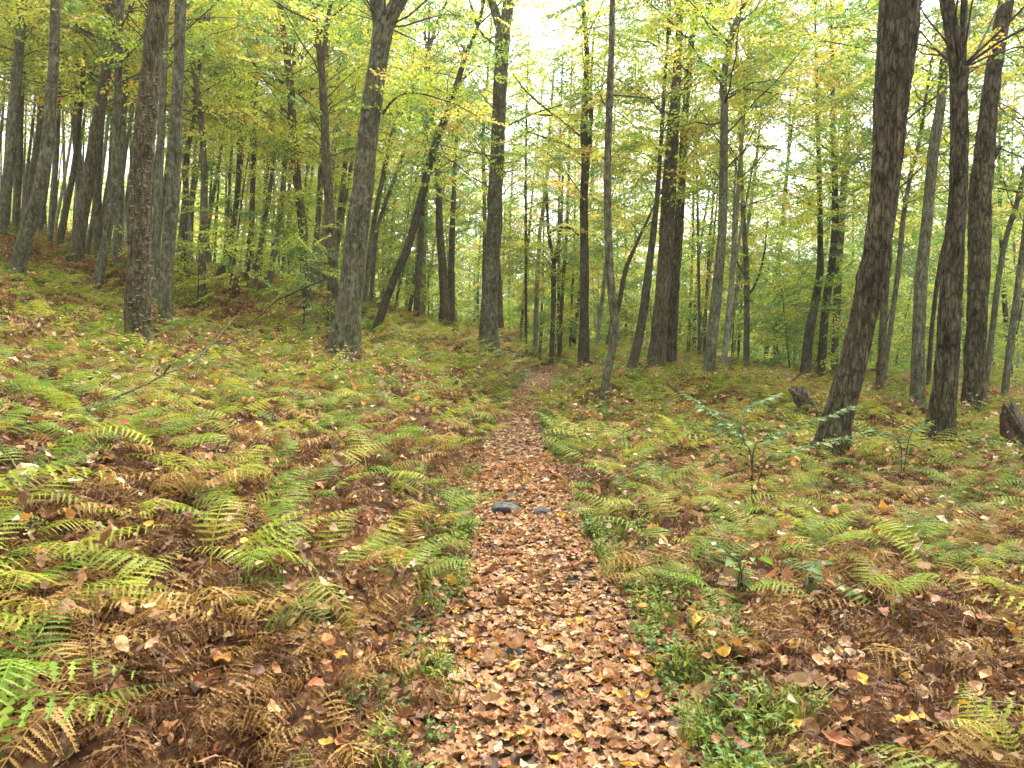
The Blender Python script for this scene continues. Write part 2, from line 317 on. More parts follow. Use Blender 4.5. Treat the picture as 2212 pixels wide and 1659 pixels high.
def bark_mat(name, dark, mid, light, lichen=0.0, moss=0.5, fiss=0.5, scale=1.0, lichen_col=(0.2, 0.235, 0.165)):
    m, N, L = new_mat(name)
    out = N.new('ShaderNodeOutputMaterial')
    b = N.new('ShaderNodeBsdfPrincipled'); b.inputs['Roughness'].default_value = 0.9; b.inputs['Specular IOR Level'].default_value = 0.15
    tc = N.new('ShaderNodeTexCoord'); oi = N.new('ShaderNodeObjectInfo')
    off = N.new('ShaderNodeVectorMath'); off.operation = 'ADD'
    mulr = N.new('ShaderNodeVectorMath'); mulr.operation = 'SCALE'; mulr.inputs['Scale'].default_value = 37.0
    cmb = N.new('ShaderNodeCombineXYZ')
    L.new(oi.outputs['Random'], cmb.inputs[0]); L.new(oi.outputs['Random'], cmb.inputs[2])
    L.new(cmb.outputs[0], mulr.inputs[0]); L.new(tc.outputs['Object'], off.inputs[0]); L.new(mulr.outputs[0], off.inputs[1])
    mp = N.new('ShaderNodeMapping'); mp.inputs['Scale'].default_value = (20 * scale, 20 * scale, 6.0 * scale)
    L.new(off.outputs[0], mp.inputs['Vector'])
    nz = N.new('ShaderNodeTexNoise'); nz.inputs['Scale'].default_value = 1.0; nz.inputs['Detail'].default_value = 8; nz.inputs['Roughness'].default_value = 0.65
    L.new(mp.outputs[0], nz.inputs['Vector'])
    vo = N.new('ShaderNodeTexVoronoi'); vo.feature = 'DISTANCE_TO_EDGE'; vo.inputs['Scale'].default_value = 1.0
    wp = N.new('ShaderNodeMixRGB'); wp.inputs['Fac'].default_value = 0.35
    L.new(mp.outputs[0], wp.inputs['Color1']); L.new(nz.outputs['Color'], wp.inputs['Color2'])
    mp2 = N.new('ShaderNodeMapping'); mp2.inputs['Scale'].default_value = (1.7, 1.7, 1.35)
    L.new(wp.outputs[0], mp2.inputs['Vector']); L.new(mp2.outputs[0], vo.inputs['Vector'])
    r = ramp(N, [(0.3, dark), (0.5, mid), (0.72, light)])
    L.new(nz.outputs['Fac'], r.inputs[0])
    # broad blotches of tone
    nb = N.new('ShaderNodeTexNoise'); nb.inputs['Scale'].default_value = 2.3; nb.inputs['Detail'].default_value = 4
    L.new(off.outputs[0], nb.inputs['Vector'])
    hv = N.new('ShaderNodeHueSaturation')
    mr = N.new('ShaderNodeMapRange'); mr.inputs['From Min'].default_value = 0.3; mr.inputs['From Max'].default_value = 0.7
    mr.inputs['To Min'].default_value = 0.85; mr.inputs['To Max'].default_value = 1.5
    L.new(nb.outputs['Fac'], mr.inputs['Value']); L.new(mr.outputs[0], hv.inputs['Value']); L.new(r.outputs[0], hv.inputs['Color'])
    col = hv.outputs[0]
    cr = ramp(N, [(0.0, (0.28, 0.26, 0.25)), (0.09 + 0.08 * fiss, (1, 1, 1))])
    L.new(vo.outputs['Distance'], cr.inputs[0])
    mcr = N.new('ShaderNodeMixRGB'); mcr.blend_type = 'MULTIPLY'; mcr.inputs['Fac'].default_value = min(1.0, 0.45 + fiss * 0.5)
    L.new(col, mcr.inputs['Color1']); L.new(cr.outputs[0], mcr.inputs['Color2']); col = mcr.outputs[0]
    nf_ = N.new('ShaderNodeTexNoise'); nf_.inputs['Scale'].default_value = 75.0; nf_.inputs['Detail'].default_value = 5
    L.new(off.outputs[0], nf_.inputs['Vector'])
    rf = ramp(N, [(0.3, (0.55, 0.55, 0.55)), (0.5, (0.95, 0.95, 0.95)), (0.68, (1.7, 1.68, 1.6))])
    L.new(nf_.outputs['Fac'], rf.inputs[0])
    mf = N.new('ShaderNodeMixRGB'); mf.blend_type = 'MULTIPLY'; mf.inputs['Fac'].default_value = 0.8
    L.new(col, mf.inputs['Color1']); L.new(rf.outputs[0], mf.inputs['Color2']); col = mf.outputs[0]
    ns_ = N.new('ShaderNodeTexVoronoi'); ns_.inputs['Scale'].default_value = 16.0
    L.new(off.outputs[0], ns_.inputs['Vector'])
    rs = ramp(N, [(0.10, (1, 1, 1)), (0.20, (0, 0, 0))]); L.new(ns_.outputs['Distance'], rs.inputs[0])
    mspk = N.new('ShaderNodeMath'); mspk.operation = 'MULTIPLY'; mspk.inputs[1].default_value = 0.25 + 0.5 * lichen
    L.new(rs.outputs[0], mspk.inputs[0])
    mls = N.new('ShaderNodeMixRGB'); mls.inputs['Color2'].default_value = rgb(lichen_col)
    L.new(mspk.outputs[0], mls.inputs['Fac']); L.new(col, mls.inputs['Color1']); col = mls.outputs[0]
    if lichen > 0:
        nl = N.new('ShaderNodeTexNoise'); nl.inputs['Scale'].default_value = 7.0; nl.inputs['Detail'].default_value = 6; nl.inputs['Roughness'].default_value = 0.6
        L.new(off.outputs[0], nl.inputs['Vector'])
        rl = ramp(N, [(0.72 - 0.18 * lichen, (0, 0, 0)), (0.80 - 0.18 * lichen, (1, 1, 1))])
        L.new(nl.outputs['Fac'], rl.inputs[0])
        ml = N.new('ShaderNodeMixRGB'); ml.inputs['Color2'].default_value = rgb(lichen_col)
        sc_ = N.new('ShaderNodeMath'); sc_.operation = 'MULTIPLY'; sc_.inputs[1].default_value = 0.75
        L.new(rl.outputs[0], sc_.inputs[0]); L.new(sc_.outputs[0], ml.inputs['Fac']); L.new(col, ml.inputs['Color1'])
        col = ml.outputs[0]
    if moss > 0:
        sx = N.new('ShaderNodeSeparateXYZ'); L.new(tc.outputs['Object'], sx.inputs[0])
        mm = N.new('ShaderNodeMapRange'); mm.inputs['From Min'].default_value = 0.0; mm.inputs['From Max'].default_value = 0.9
        mm.inputs['To Min'].default_value = 0.75; mm.inputs['To Max'].default_value = 0.0
        L.new(sx.outputs['Z'], mm.inputs['Value'])
        nm = N.new('ShaderNodeTexNoise'); nm.inputs['Scale'].default_value = 5.0; nm.inputs['Detail'].default_value = 5
        L.new(off.outputs[0], nm.inputs['Vector'])
        mu = N.new('ShaderNodeMath'); mu.operation = 'MULTIPLY'; L.new(mm.outputs[0], mu.inputs[0]); L.new(nm.outputs['Fac'], mu.inputs[1])
        mu2 = N.new('ShaderNodeMath'); mu2.operation = 'MULTIPLY'; mu2.inputs[1].default_value = moss * 1.6; mu2.use_clamp = True
        L.new(mu.outputs[0], mu2.inputs[0])
        mg = N.new('ShaderNodeMixRGB'); mg.inputs['Color2'].default_value = rgb((0.07, 0.09, 0.025))
        L.new(mu2.outputs[0], mg.inputs['Fac']); L.new(col, mg.inputs['Color1']); col = mg.outputs[0]
    L.new(col, b.inputs['Base Color'])
    bp = N.new('ShaderNodeBump'); bp.inputs['Strength'].default_value = 1.0; bp.inputs['Distance'].default_value = 0.035
    vm = N.new('ShaderNodeMath'); vm.operation = 'MULTIPLY_ADD'; vm.inputs[1].default_value = fiss
    L.new(vo.outputs['Distance'], vm.inputs[0]); L.new(nz.outputs['Fac'], vm.inputs[2])
    L.new(vm.outputs[0], bp.inputs['Height']); L.new(bp.outputs[0], b.inputs['Normal'])
    L.new(b.outputs[0], out.inputs['Surface'])
    return m

BARK = {
 'grey':   bark_mat('bark_grey', (0.0384, 0.0393, 0.0229), (0.1166, 0.1182, 0.0722), (0.2371, 0.2403, 0.1624), 0.25, 0.35, 0.3),
 'brown':  bark_mat('bark_brown', (0.0329, 0.0282, 0.0157), (0.1029, 0.0875, 0.0481), (0.2074, 0.1790, 0.1056), 0.12, 0.35, 0.45),
 'dark':   bark_mat('bark_dark', (0.0242, 0.0221, 0.0132), (0.0685, 0.0629, 0.0391), (0.1407, 0.1292, 0.0844), 0.2, 0.35, 0.4),
 'pale':   bark_mat('bark_pale', (0.0878, 0.0859, 0.0602), (0.2332, 0.2302, 0.1654), (0.4000, 0.3978, 0.3085), 0.2, 0.3, 0.2),
 'lichen': bark_mat('bark_lichened', (0.0329, 0.0307, 0.0168), (0.0989, 0.0921, 0.0526), (0.2074, 0.2023, 0.1217), 0.95, 0.6, 0.4),
 'flaky':  bark_mat('bark_flaky', (0.0274, 0.0221, 0.0109), (0.0961, 0.0830, 0.0421), (0.2074, 0.1856, 0.1056), 0.3, 0.9, 0.8, 0.9, (0.3, 0.26, 0.19)),
 'rough':  bark_mat('bark_furrowed', (0.0197, 0.0159, 0.0084), (0.0795, 0.0691, 0.0391), (0.1852, 0.1657, 0.1040), 0.22, 0.5, 1.0, 0.8),
}
TWIG = bark_mat('bark_twig', (0.05, 0.04, 0.03), (0.09, 0.07, 0.05), (0.15, 0.12, 0.09), 0.0, 0.0, 0.2, 2.0)

G1, G2, YG, YE, OR = (0.045, 0.09, 0.02), (0.1, 0.16, 0.025), (0.2, 0.235, 0.03), (0.36, 0.29, 0.03), (0.38, 0.17, 0.02)
LEAF_GREEN = leaf_mat('leaf_green', [(0.0, (.05, .105, .025)), (0.5, (.105, .185, .035)), (1.0, (.2, .28, .045))], 0.58, through=.9)
LEAF_LIME = leaf_mat('leaf_lime', [(0.0, (.13, .2, .02)), (0.45, (.24, .305, .03)), (1.0, (.4, .4, .045))], 0.58, through=.9)
LEAF_GOLD = leaf_mat('leaf_gold', [(0.0, (.26, .3, .035)), (0.5, (.41, .375, .055)), (1.0, (.49, .37, .07))], 0.58, through=.85)
LEAF_ORANGE = leaf_mat('leaf_orange', [(0.0, (0.26, 0.24, 0.03)), (0.5, (0.44, 0.29, 0.03)), (1.0, (0.45, 0.22, 0.03))], 0.5, through=.85)
LEAF_BLUE = leaf_mat('leaf_bluegreen', [(0.0, (0.05, 0.1, 0.035)), (0.5, (0.085, 0.155, 0.06)), (1.0, (0.14, 0.22, 0.09))], 0.3, 0.75, 0.1)

FERN_GREEN = leaf_mat('fern_green', [(0.0, (0.08, 0.155, 0.012)), (0.5, (0.165, 0.26, 0.025)), (1.0, (0.3, 0.385, 0.05))], 0.45)
FERN_LIME = leaf_mat('fern_lime', [(0.0, (0.18, 0.22, 0.015)), (0.5, (0.3, 0.325, 0.028)), (1.0, (0.46, 0.45, 0.07))], 0.45)
FERN_STRAW = leaf_mat('fern_straw', [(0.0, (0.19, 0.1, 0.022)), (0.5, (0.35, 0.205, 0.052)), (1.0, (0.52, 0.35, 0.105))], 0.38)
FERN_BROWN = leaf_mat('fern_brown', [(0.0, (0.055, 0.024, 0.009)), (0.5, (0.13, 0.06, 0.02)), (1.0, (0.26, 0.13, 0.045))], 0.25)
HERB = leaf_mat('herb_green', [(0.0, (0.05, 0.11, 0.03)), (0.5, (0.1, 0.19, 0.04)), (1.0, (0.2, 0.28, 0.06))], 0.35)
GRASS = leaf_mat('grass_green', [(0.0, (0.1, 0.16, 0.015)), (0.5, (0.19, 0.25, 0.025)), (1.0, (0.3, 0.32, 0.05))], 0.4)

def litter_mat():
    m, N, L = new_mat('fallen_leaf_litter')
    out = N.new('ShaderNodeOutputMaterial')
    a = N.new('ShaderNodeAttribute'); a.attribute_name = 'col'
    tc = N.new('ShaderNodeTexCoord')
    nz = N.new('ShaderNodeTexNoise'); nz.inputs['Scale'].default_value = 45.0; nz.inputs['Detail'].default_value = 4
    L.new(tc.outputs['Object'], nz.inputs['Vector'])
    mr = N.new('ShaderNodeMapRange'); mr.inputs['To Min'].default_value = 0.6; mr.inputs['To Max'].default_value = 1.35
    L.new(nz.outputs['Fac'], mr.inputs['Value'])
    hv = N.new('ShaderNodeHueSaturation'); L.new(mr.outputs[0], hv.inputs['Value']); L.new(a.outputs['Color'], hv.inputs['Color'])
    b = N.new('ShaderNodeBsdfPrincipled'); b.inputs['Roughness'].default_value = 0.6; b.inputs['Specular IOR Level'].default_value = 0.3
    t = N.new('ShaderNodeBsdfTranslucent')
    L.new(hv.outputs[0], b.inputs['Base Color']); L.new(hv.outputs[0], t.inputs['Color'])
    ms = N.new('ShaderNodeMixShader'); ms.inputs[0].default_value = 0.2
    L.new(b.outputs[0], ms.inputs[1]); L.new(t.outputs[0], ms.inputs[2]); L.new(ms.outputs[0], out.inputs['Surface'])
    return m
LITTER = litter_mat()

def soil_mat(name, stops, scale, bump):
    m, N, L = new_mat(name)
    out = N.new('ShaderNodeOutputMaterial')
    b = N.new('ShaderNodeBsdfPrincipled'); b.inputs['Roughness'].default_value = 0.95; b.inputs['Specular IOR Level'].default_value = 0.1
    tc = N.new('ShaderNodeTexCoord')
    n1 = N.new('ShaderNodeTexNoise'); n1.inputs['Scale'].default_value = scale; n1.inputs['Detail'].default_value = 10; n1.inputs['Roughness'].default_value = 0.7
    vo = N.new('ShaderNodeTexVoronoi'); vo.inputs['Scale'].default_value = scale * 1.7; vo.inputs['Randomness'].default_value = 1.0
    L.new(tc.outputs['Object'], n1.inputs['Vector']); L.new(tc.outputs['Object'], vo.inputs['Vector'])
    mixf = N.new('ShaderNodeMixRGB'); mixf.inputs['Fac'].default_value = 0.45
    L.new(n1.outputs['Fac'], mixf.inputs['Color1']); L.new(vo.outputs['Color'], mixf.inputs['Color2'])
    bw = N.new('ShaderNodeRGBToBW'); L.new(mixf.outputs[0], bw.inputs[0])
    r = ramp(N, stops); L.new(bw.outputs[0], r.inputs[0]); L.new(r.outputs[0], b.inputs['Base Color'])
    bp = N.new('ShaderNodeBump'); bp.inputs['Strength'].default_value = 0.8; bp.inputs['Distance'].default_value = bump
    L.new(bw.outputs[0], bp.inputs['Height']); L.new(bp.outputs[0], b.inputs['Normal'])
    L.new(b.outputs[0], out.inputs['Surface'])
    return m
SOIL = soil_mat('forest_floor', [(0.25, (0.02, 0.01, 0.005)), (0.45, (0.065, 0.032, 0.015)), (0.6, (0.13, 0.07, 0.034)), (0.78, (0.22, 0.13, 0.065))], 14.0, 0.03)
TREAD = soil_mat('path_tread', [(0.25, (0.03, 0.022, 0.016)), (0.5, (0.075, 0.052, 0.036)), (0.75, (0.16, 0.105, 0.068))], 22.0, 0.015)

def stone_mat():
    m, N, L = new_mat('grey_stone')
    out = N.new('ShaderNodeOutputMaterial'); b = N.new('ShaderNodeBsdfPrincipled'); b.inputs['Roughness'].default_value = 0.92; b.inputs['Specular IOR Level'].default_value = 0.15
    tc = N.new('ShaderNodeTexCoord'); nz = N.new('ShaderNodeTexNoise'); nz.inputs['Scale'].default_value = 18; nz.inputs['Detail'].default_value = 8
    L.new(tc.outputs['Object'], nz.inputs['Vector'])
    r = ramp(N, [(0.3, (0.04, 0.04, 0.04)), (0.55, (0.09, 0.088, 0.085)), (0.75, (0.15, 0.147, 0.14))])
    L.new(nz.outputs['Fac'], r.inputs[0])
    nm = N.new('ShaderNodeTexNoise'); nm.inputs['Scale'].default_value = 9; L.new(tc.outputs['Object'], nm.inputs['Vector'])
    rm = ramp(N, [(0.52, (0, 0, 0)), (0.62, (1, 1, 1))]); L.new(nm.outputs['Fac'], rm.inputs[0])
    mg = N.new('ShaderNodeMixRGB'); mg.inputs['Color2'].default_value = rgb((0.06, 0.085, 0.03))
    sc_ = N.new('ShaderNodeMath'); sc_.operation = 'MULTIPLY'; sc_.inputs[1].default_value = 0.6
    L.new(rm.outputs[0], sc_.inputs[0]); L.new(sc_.outputs[0], mg.inputs['Fac']); L.new(r.outputs[0], mg.inputs['Color1'])
    L.new(mg.outputs[0], b.inputs['Base Color'])
    bp = N.new('ShaderNodeBump'); bp.inputs['Strength'].default_value = 0.5; bp.inputs['Distance'].default_value = 0.01
    L.new(nz.outputs['Fac'], bp.inputs['Height']); L.new(bp.outputs[0], b.inputs['Normal']); L.new(b.outputs[0], out.inputs['Surface'])
    return m
STONE = stone_mat()

def plain_mat(name, stops, scale=20.0, rough=0.7):
    m, N, L = new_mat(name)
    out = N.new('ShaderNodeOutputMaterial'); b = N.new('ShaderNodeBsdfPrincipled'); b.inputs['Roughness'].default_value = rough
    tc = N.new('ShaderNodeTexCoord'); nz = N.new('ShaderNodeTexNoise'); nz.inputs['Scale'].default_value = scale; nz.inputs['Detail'].default_value = 6
    L.new(tc.outputs['Object'], nz.inputs['Vector']); r = ramp(N, stops); L.new(nz.outputs['Fac'], r.inputs[0])
    L.new(r.outputs[0], b.inputs['Base Color']); L.new(b.outputs[0], out.inputs['Surface'])
    return m
CAP = plain_mat('mushroom_skin', [(0.3, (0.42, 0.26, 0.14)), (0.7, (0.58, 0.42, 0.27))], 30)
BRACKET = plain_mat('bracket_skin', [(0.3, (0.1, 0.075, 0.045)), (0.7, (0.36, 0.31, 0.23))], 9)
ROT = plain_mat('rotten_wood', [(0.3, (0.03, 0.015, 0.009)), (0.7, (0.12, 0.05, 0.028))], 12, 0.95)
WEATHERED = bark_mat('weathered_wood', (0.06, 0.047, 0.034), (0.16, 0.13, 0.1), (0.3, 0.26, 0.21), 0.0, 0.0, 0.6, 1.3)

# ------------------------------------------------------------------ mesh helpers
def mesh_np(name, V, faces_list, mats, mat_idx=None, attrs=None, smooth=False):
    """faces_list: list of (n, k) int arrays"""
    me = bpy.data.meshes.new(name)
    V = np.asarray(V, np.float32)
    me.vertices.add(len(V)); me.vertices.foreach_set('co', V.ravel())
    faces_list = [np.asarray(f, np.int32) for f in faces_list if len(f)]
    if faces_list:
        tot = np.concatenate([np.full(len(f), f.shape[1], np.int32) for f in faces_list])
        li = np.concatenate([f.ravel() for f in faces_list])
        st = np.concatenate([[0], np.cumsum(tot)[:-1]]).astype(np.int32)
        me.loops.add(len(li)); me.loops.foreach_set('vertex_index', li)
        me.polygons.add(len(tot)); me.polygons.foreach_set('loop_start', st); me.polygons.foreach_set('loop_total', tot)
        if mat_idx is not None: me.polygons.foreach_set('material_index', np.asarray(mat_idx, np.int32))
        me.polygons.foreach_set('use_smooth', np.full(len(tot), bool(smooth)))
    for a, (typ, arr) in (attrs or {}).items():
        k = me.attributes.new(a, typ, 'POINT')
        if typ == 'FLOAT_COLOR': k.data.foreach_set('color', np.asarray(arr, np.float32).ravel())
        elif typ == 'FLOAT_VECTOR': k.data.foreach_set('vector', np.asarray(arr, np.float32).ravel())
        else: k.data.foreach_set('value', np.asarray(arr, np.int32 if typ == 'INT' else np.float32))
    for m in mats: me.materials.append(m)
    me.update(calc_edges=True)
    return me

def link(name, data, parent=None, loc=None, rot=None, scale=None):
    o = bpy.data.objects.new(name, data)
    COL.objects.link(o)
    if parent is not None: o.parent = parent
    if loc is not None: o.location = [float(v) for v in loc]
    if rot is not None: o.rotation_euler = [float(v) for v in rot]
    if scale is not None: o.scale = (scale,) * 3 if np.isscalar(scale) else scale
    return o

def tag(o, label, cat, group=None, kind=None):
    o['label'] = label; o['category'] = cat
    if group: o['group'] = group
    if kind: o['kind'] = kind
    return o

def resample(P, R, step):
    """Catmull-Rom through P (n, 3) with radii R, about `step` apart"""
    P = np.asarray(P, float); R = np.asarray(R, float)
    out, rad = [], []
    n = len(P)
    for i in range(n - 1):
        p0, p1, p2, p3 = P[max(i - 1, 0)], P[i], P[i + 1], P[min(i + 2, n - 1)]
        r0, r1, r2, r3 = R[max(i - 1, 0)], R[i], R[i + 1], R[min(i + 2, n - 1)]
        k = max(1, int(round(np.linalg.norm(p2 - p1) / step)))
        for j in range(k):
            t = j / k
            a = np.array([-.5 * t + t * t - .5 * t ** 3, 1 - 2.5 * t * t + 1.5 * t ** 3, .5 * t + 2 * t * t - 1.5 * t ** 3, -.5 * t * t + .5 * t ** 3])
            out.append(a[0] * p0 + a[1] * p1 + a[2] * p2 + a[3] * p3)
            rad.append(r1 + (r2 - r1) * t)
    out.append(P[-1]); rad.append(R[-1])
    return np.array(out), np.array(rad)

def tube(P, R, seg, cap=True):
    """plain tube: verts, quads, angle and ring arrays"""
    P = np.asarray(P, float)
    T = np.gradient(P, axis=0); T /= np.linalg.norm(T, axis=1)[:, None] + 1e-9
    ref = np.array([0, 1.0, 0]) if abs(T[0, 1]) < 0.8 else np.array([1.0, 0, 0])
    U = ref - T[0] * T[0].dot(ref); U /= np.linalg.norm(U)
    Us = [U]
    for i in range(1, len(P)):
        U = Us[-1] - T[i] * T[i].dot(Us[-1]); U /= np.linalg.norm(U) + 1e-9
        Us.append(U)
    U = np.array(Us); W = np.cross(T, U)
    a = np.linspace(0, 2 * math.pi, seg, endpoint=False)
    D = U[:, None, :] * np.cos(a)[None, :, None] + W[:, None, :] * np.sin(a)[None, :, None]
    V = P[:, None, :] + D * np.asarray(R)[:, None, None]
    n = len(P)
    i = np.arange(n - 1)[:, None] * seg; j = np.arange(seg)[None, :]; j2 = (j + 1) % seg
    Q = np.stack([i + j, i + j2, i + seg + j2, i + seg + j], -1).reshape(-1, 4)
    return V.reshape(-1, 3), Q, D.reshape(-1, 3), a

def trunk_mesh(name, P, R, seg, step, bark, seed, flare=0.35, zmax_detail=9.0):
    """tapered trunk with root flare and modelled bark relief; P in object space, foot at z = 0"""
    Pd, Rd = resample(P, R, step)
    V, Q, D, a = tube(Pd, Rd, seg)
    n = len(Pd)
    ang = np.tile(a, n); ring = np.repeat(np.arange(n), seg); z = Pd[ring, 2]; r = Rd[ring]
    rnd = random.Random(seed)
    fl = flare * np.exp(-np.maximum(z, 0) / 0.22) * (1 + 0.55 * np.cos(ang * rnd.choice([3, 4, 5]) + rnd.uniform(0, 6)) + 0.25 * np.cos(ang * 2 + rnd.uniform(0, 6)))
    c, s_ = np.cos(ang), np.sin(ang)
    q = np.stack([c * 1.2, s_ * 1.2, z * 1.1], 1)
    lump = 0.07 * vnoise(q + seed * 3.1, 1) + 0.04 * vnoise(q * 2.3 + seed, 2)
    k = {'rough': (9, 2.2, 0.12), 'flaky': (9, 8.0, 0.09), 'brown': (9, 3.0, 0.06), 'lichen': (9, 3.6, 0.06), 'dark': (8, 2.6, 0.05), 'grey': (6, 3.0, 0.035), 'pale': (6, 3.0, 0.02)}[bark]
    qq = np.stack([c * k[0] * 0.5, s_ * k[0] * 0.5, z * k[1]], 1)
    qq = qq + 0.5 * np.stack([vnoise(qq * 0.7, 5), vnoise(qq * 0.7 + 9, 6), vnoise(qq * 0.5 + 3, 7)], 1)
    rid = 1 - np.abs(vnoise(qq + seed * 1.7, 3)) * 2
    rid2 = 1 - np.abs(vnoise(qq * 2.2 + seed, 4)) * 2
    disp = r * (fl + lump - .03) + np.minimum(r, 0.25) * k[2] * (rid - .45 + 0.5 * (rid2 - .45))
    if seg < 10: disp = r * (fl * 0.7 + lump)
    V = V + D * disp[:, None]
    top = np.arange((n - 1) * seg, n * seg)
    me = mesh_np(name, V, [Q, top[None, :]], [BARK[bark]], smooth=True)
    return me

# ------------------------------------------------------------------ scatter node group (for leaf masses and ground cover)
def scatter_group(name, protos):
    ng = bpy.data.node_groups.new(name, 'GeometryNodeTree')
    ng.interface.new_socket('Geometry', in_out='INPUT', socket_type='NodeSocketGeometry')
    ng.interface.new_socket('Geometry', in_out='OUTPUT', socket_type='NodeSocketGeometry')
    N, L = ng.nodes, ng.links
    gi, go, J = N.new('NodeGroupInput'), N.new('NodeGroupOutput'), N.new('GeometryNodeJoinGeometry')
    for p in reversed(protos):
        o = N.new('GeometryNodeObjectInfo'); o.inputs['Object'].default_value = p; o.transform_space = 'ORIGINAL'
        o.inputs['As Instance'].default_value = False
        g = N.new('GeometryNodeGeometryToInstance')
        L.new(o.outputs['Geometry'], g.inputs[0]); L.new(g.outputs[0], J.inputs[0])
    def attr(n, t):
        a = N.new('GeometryNodeInputNamedAttribute'); a.data_type = t; a.inputs['Name'].default_value = n
        return a.outputs['Attribute']
    pk = attr('pick', 'INT')
    c = N.new('FunctionNodeCompare'); c.data_type = 'INT'; c.operation = 'GREATER_EQUAL'
    ii = [s for s in c.inputs if s.enabled and s.type == 'INT']
    L.new(pk, ii[0]); ii[1].default_value = 0
    sep = N.new('GeometryNodeSeparateGeometry'); sep.domain = 'POINT'
    L.new(gi.outputs[0], sep.inputs[0]); L.new(c.outputs[0], sep.inputs['Selection'])
    iop = N.new('GeometryNodeInstanceOnPoints')
    L.new(sep.outputs[0], iop.inputs['Points']); L.new(J.outputs[0], iop.inputs['Instance']); iop.inputs['Pick Instance'].default_value = True
    L.new(pk, iop.inputs['Instance Index'])
    e = N.new('FunctionNodeEulerToRotation'); L.new(attr('rot', 'FLOAT_VECTOR'), e.inputs[0]); L.new(e.outputs[0], iop.inputs['Rotation'])
    L.new(attr('scl', 'FLOAT'), iop.inputs['Scale'])
    J2 = N.new('GeometryNodeJoinGeometry')
    L.new(sep.outputs[1], J2.inputs[0]); L.new(iop.outputs[0], J2.inputs[0]); L.new(J2.outputs[0], go.inputs[0])
    return ng

def scatter_mesh(name, pos, rot, scl, pick, tubesVQ=None, mats=()):
    """points to be filled with leaf sprays, plus real twigs"""
    pos = np.asarray(pos, float).reshape(-1, 3); k = len(pos)
    V = [pos]; F_ = []; n = k
    for v, q in (tubesVQ or []):
        V.append(v); F_.append(q + n); n += len(v)
    V = np.concatenate(V) if len(V) else np.zeros((0, 3))
    m = n - k
    attrs = {'pick': ('INT', np.concatenate([np.asarray(pick, np.int32), np.full(m, -1, np.int32)])),
             'rot': ('FLOAT_VECTOR', np.concatenate([np.asarray(rot, float).reshape(-1, 3), np.zeros((m, 3))])),
             'scl': ('FLOAT', np.concatenate([np.asarray(scl, float), np.ones(m)]))}
    return mesh_np(name, V, F_, list(mats), attrs=attrs, smooth=True)

# ------------------------------------------------------------------ leaf and frond shapes
def leaf_shape(Lg, W, n=4, fold=0.25, curl=0.3, ecurl=0.2, lobes=0, rnd=random):
    """a leaf along +X from the origin: verts, tris, three rows (edge, rib, edge)"""
    rows = []
    for i in range(n + 1):
        t = i / n
        w = math.sin(math.pi * min(1, t * 0.96 + 0.02) ** 0.8) ** 0.85 * W / 2
        if lobes: w *= 1 + 0.45 * (1 if i % 2 else -1) * (1 if 0 < i < n else 0)
        w *= rnd.uniform(0.94, 1.06)
        x = Lg * t
        z = curl * Lg * (t - 0.5) ** 2 * 2.0
        for sgn in (-1, 0, 1):
            zz = z + (fold * w if sgn else 0) + (ecurl * w * rnd.uniform(-0.6, 1.0) if sgn else 0)
            rows.append((x + rnd.uniform(-.015, .015) * Lg * (1 if sgn else 0), sgn * w, zz))
    F_ = []
    for i in range(n):
        a, b = i * 3, (i + 1) * 3
        F_ += [(a, b, b + 1), (a, b + 1, a + 1), (a + 1, b + 1, b + 2), (a + 1, b + 2, a + 2)]
    return np.array(rows), np.array(F_)

def maple_shape(S, curl=0.25, rnd=random):
    """a lobed leaf: fan around its middle"""
    ang = [-180, -150, -125, -95, -70, -45, -22, 0, 22, 45, 70, 95, 125, 150]
    rad = [0.4, 0.55, 0.58, 0.78, 0.62, 0.86, 0.7, 1.05, 0.7, 0.86, 0.62, 0.78, 0.58, 0.55]
    V = [(0, 0, 0)]
    k1, k2 = rnd.uniform(0, 6), rnd.uniform(-1, 1)
    for a, r in zip(ang, rad):
        a = math.radians(a); r = r * S * 0.5 * rnd.uniform(.9, 1.1)
        V.append((r * math.cos(a), r * math.sin(a), curl * r * (0.6 * math.cos(2 * a + k1) + k2)))
    n = len(ang)
    return np.array(V) + np.array([S * .5, 0, 0]), np.array([(0, 1 + i, 1 + (i + 1) % n) for i in range(n)])

def rotm(rx, ry, rz):
    cx, sx, cy_, sy, cz, sz = math.cos(rx), math.sin(rx), math.cos(ry), math.sin(ry), math.cos(rz), math.sin(rz)
    return (np.array([[cz, -sz, 0], [sz, cz, 0], [0, 0, 1]]) @ np.array([[cy_, 0, sy], [0, 1, 0], [-sy, 0, cy_]]) @ np.array([[1, 0, 0], [0, cx, -sx], [0, sx, cx]]))

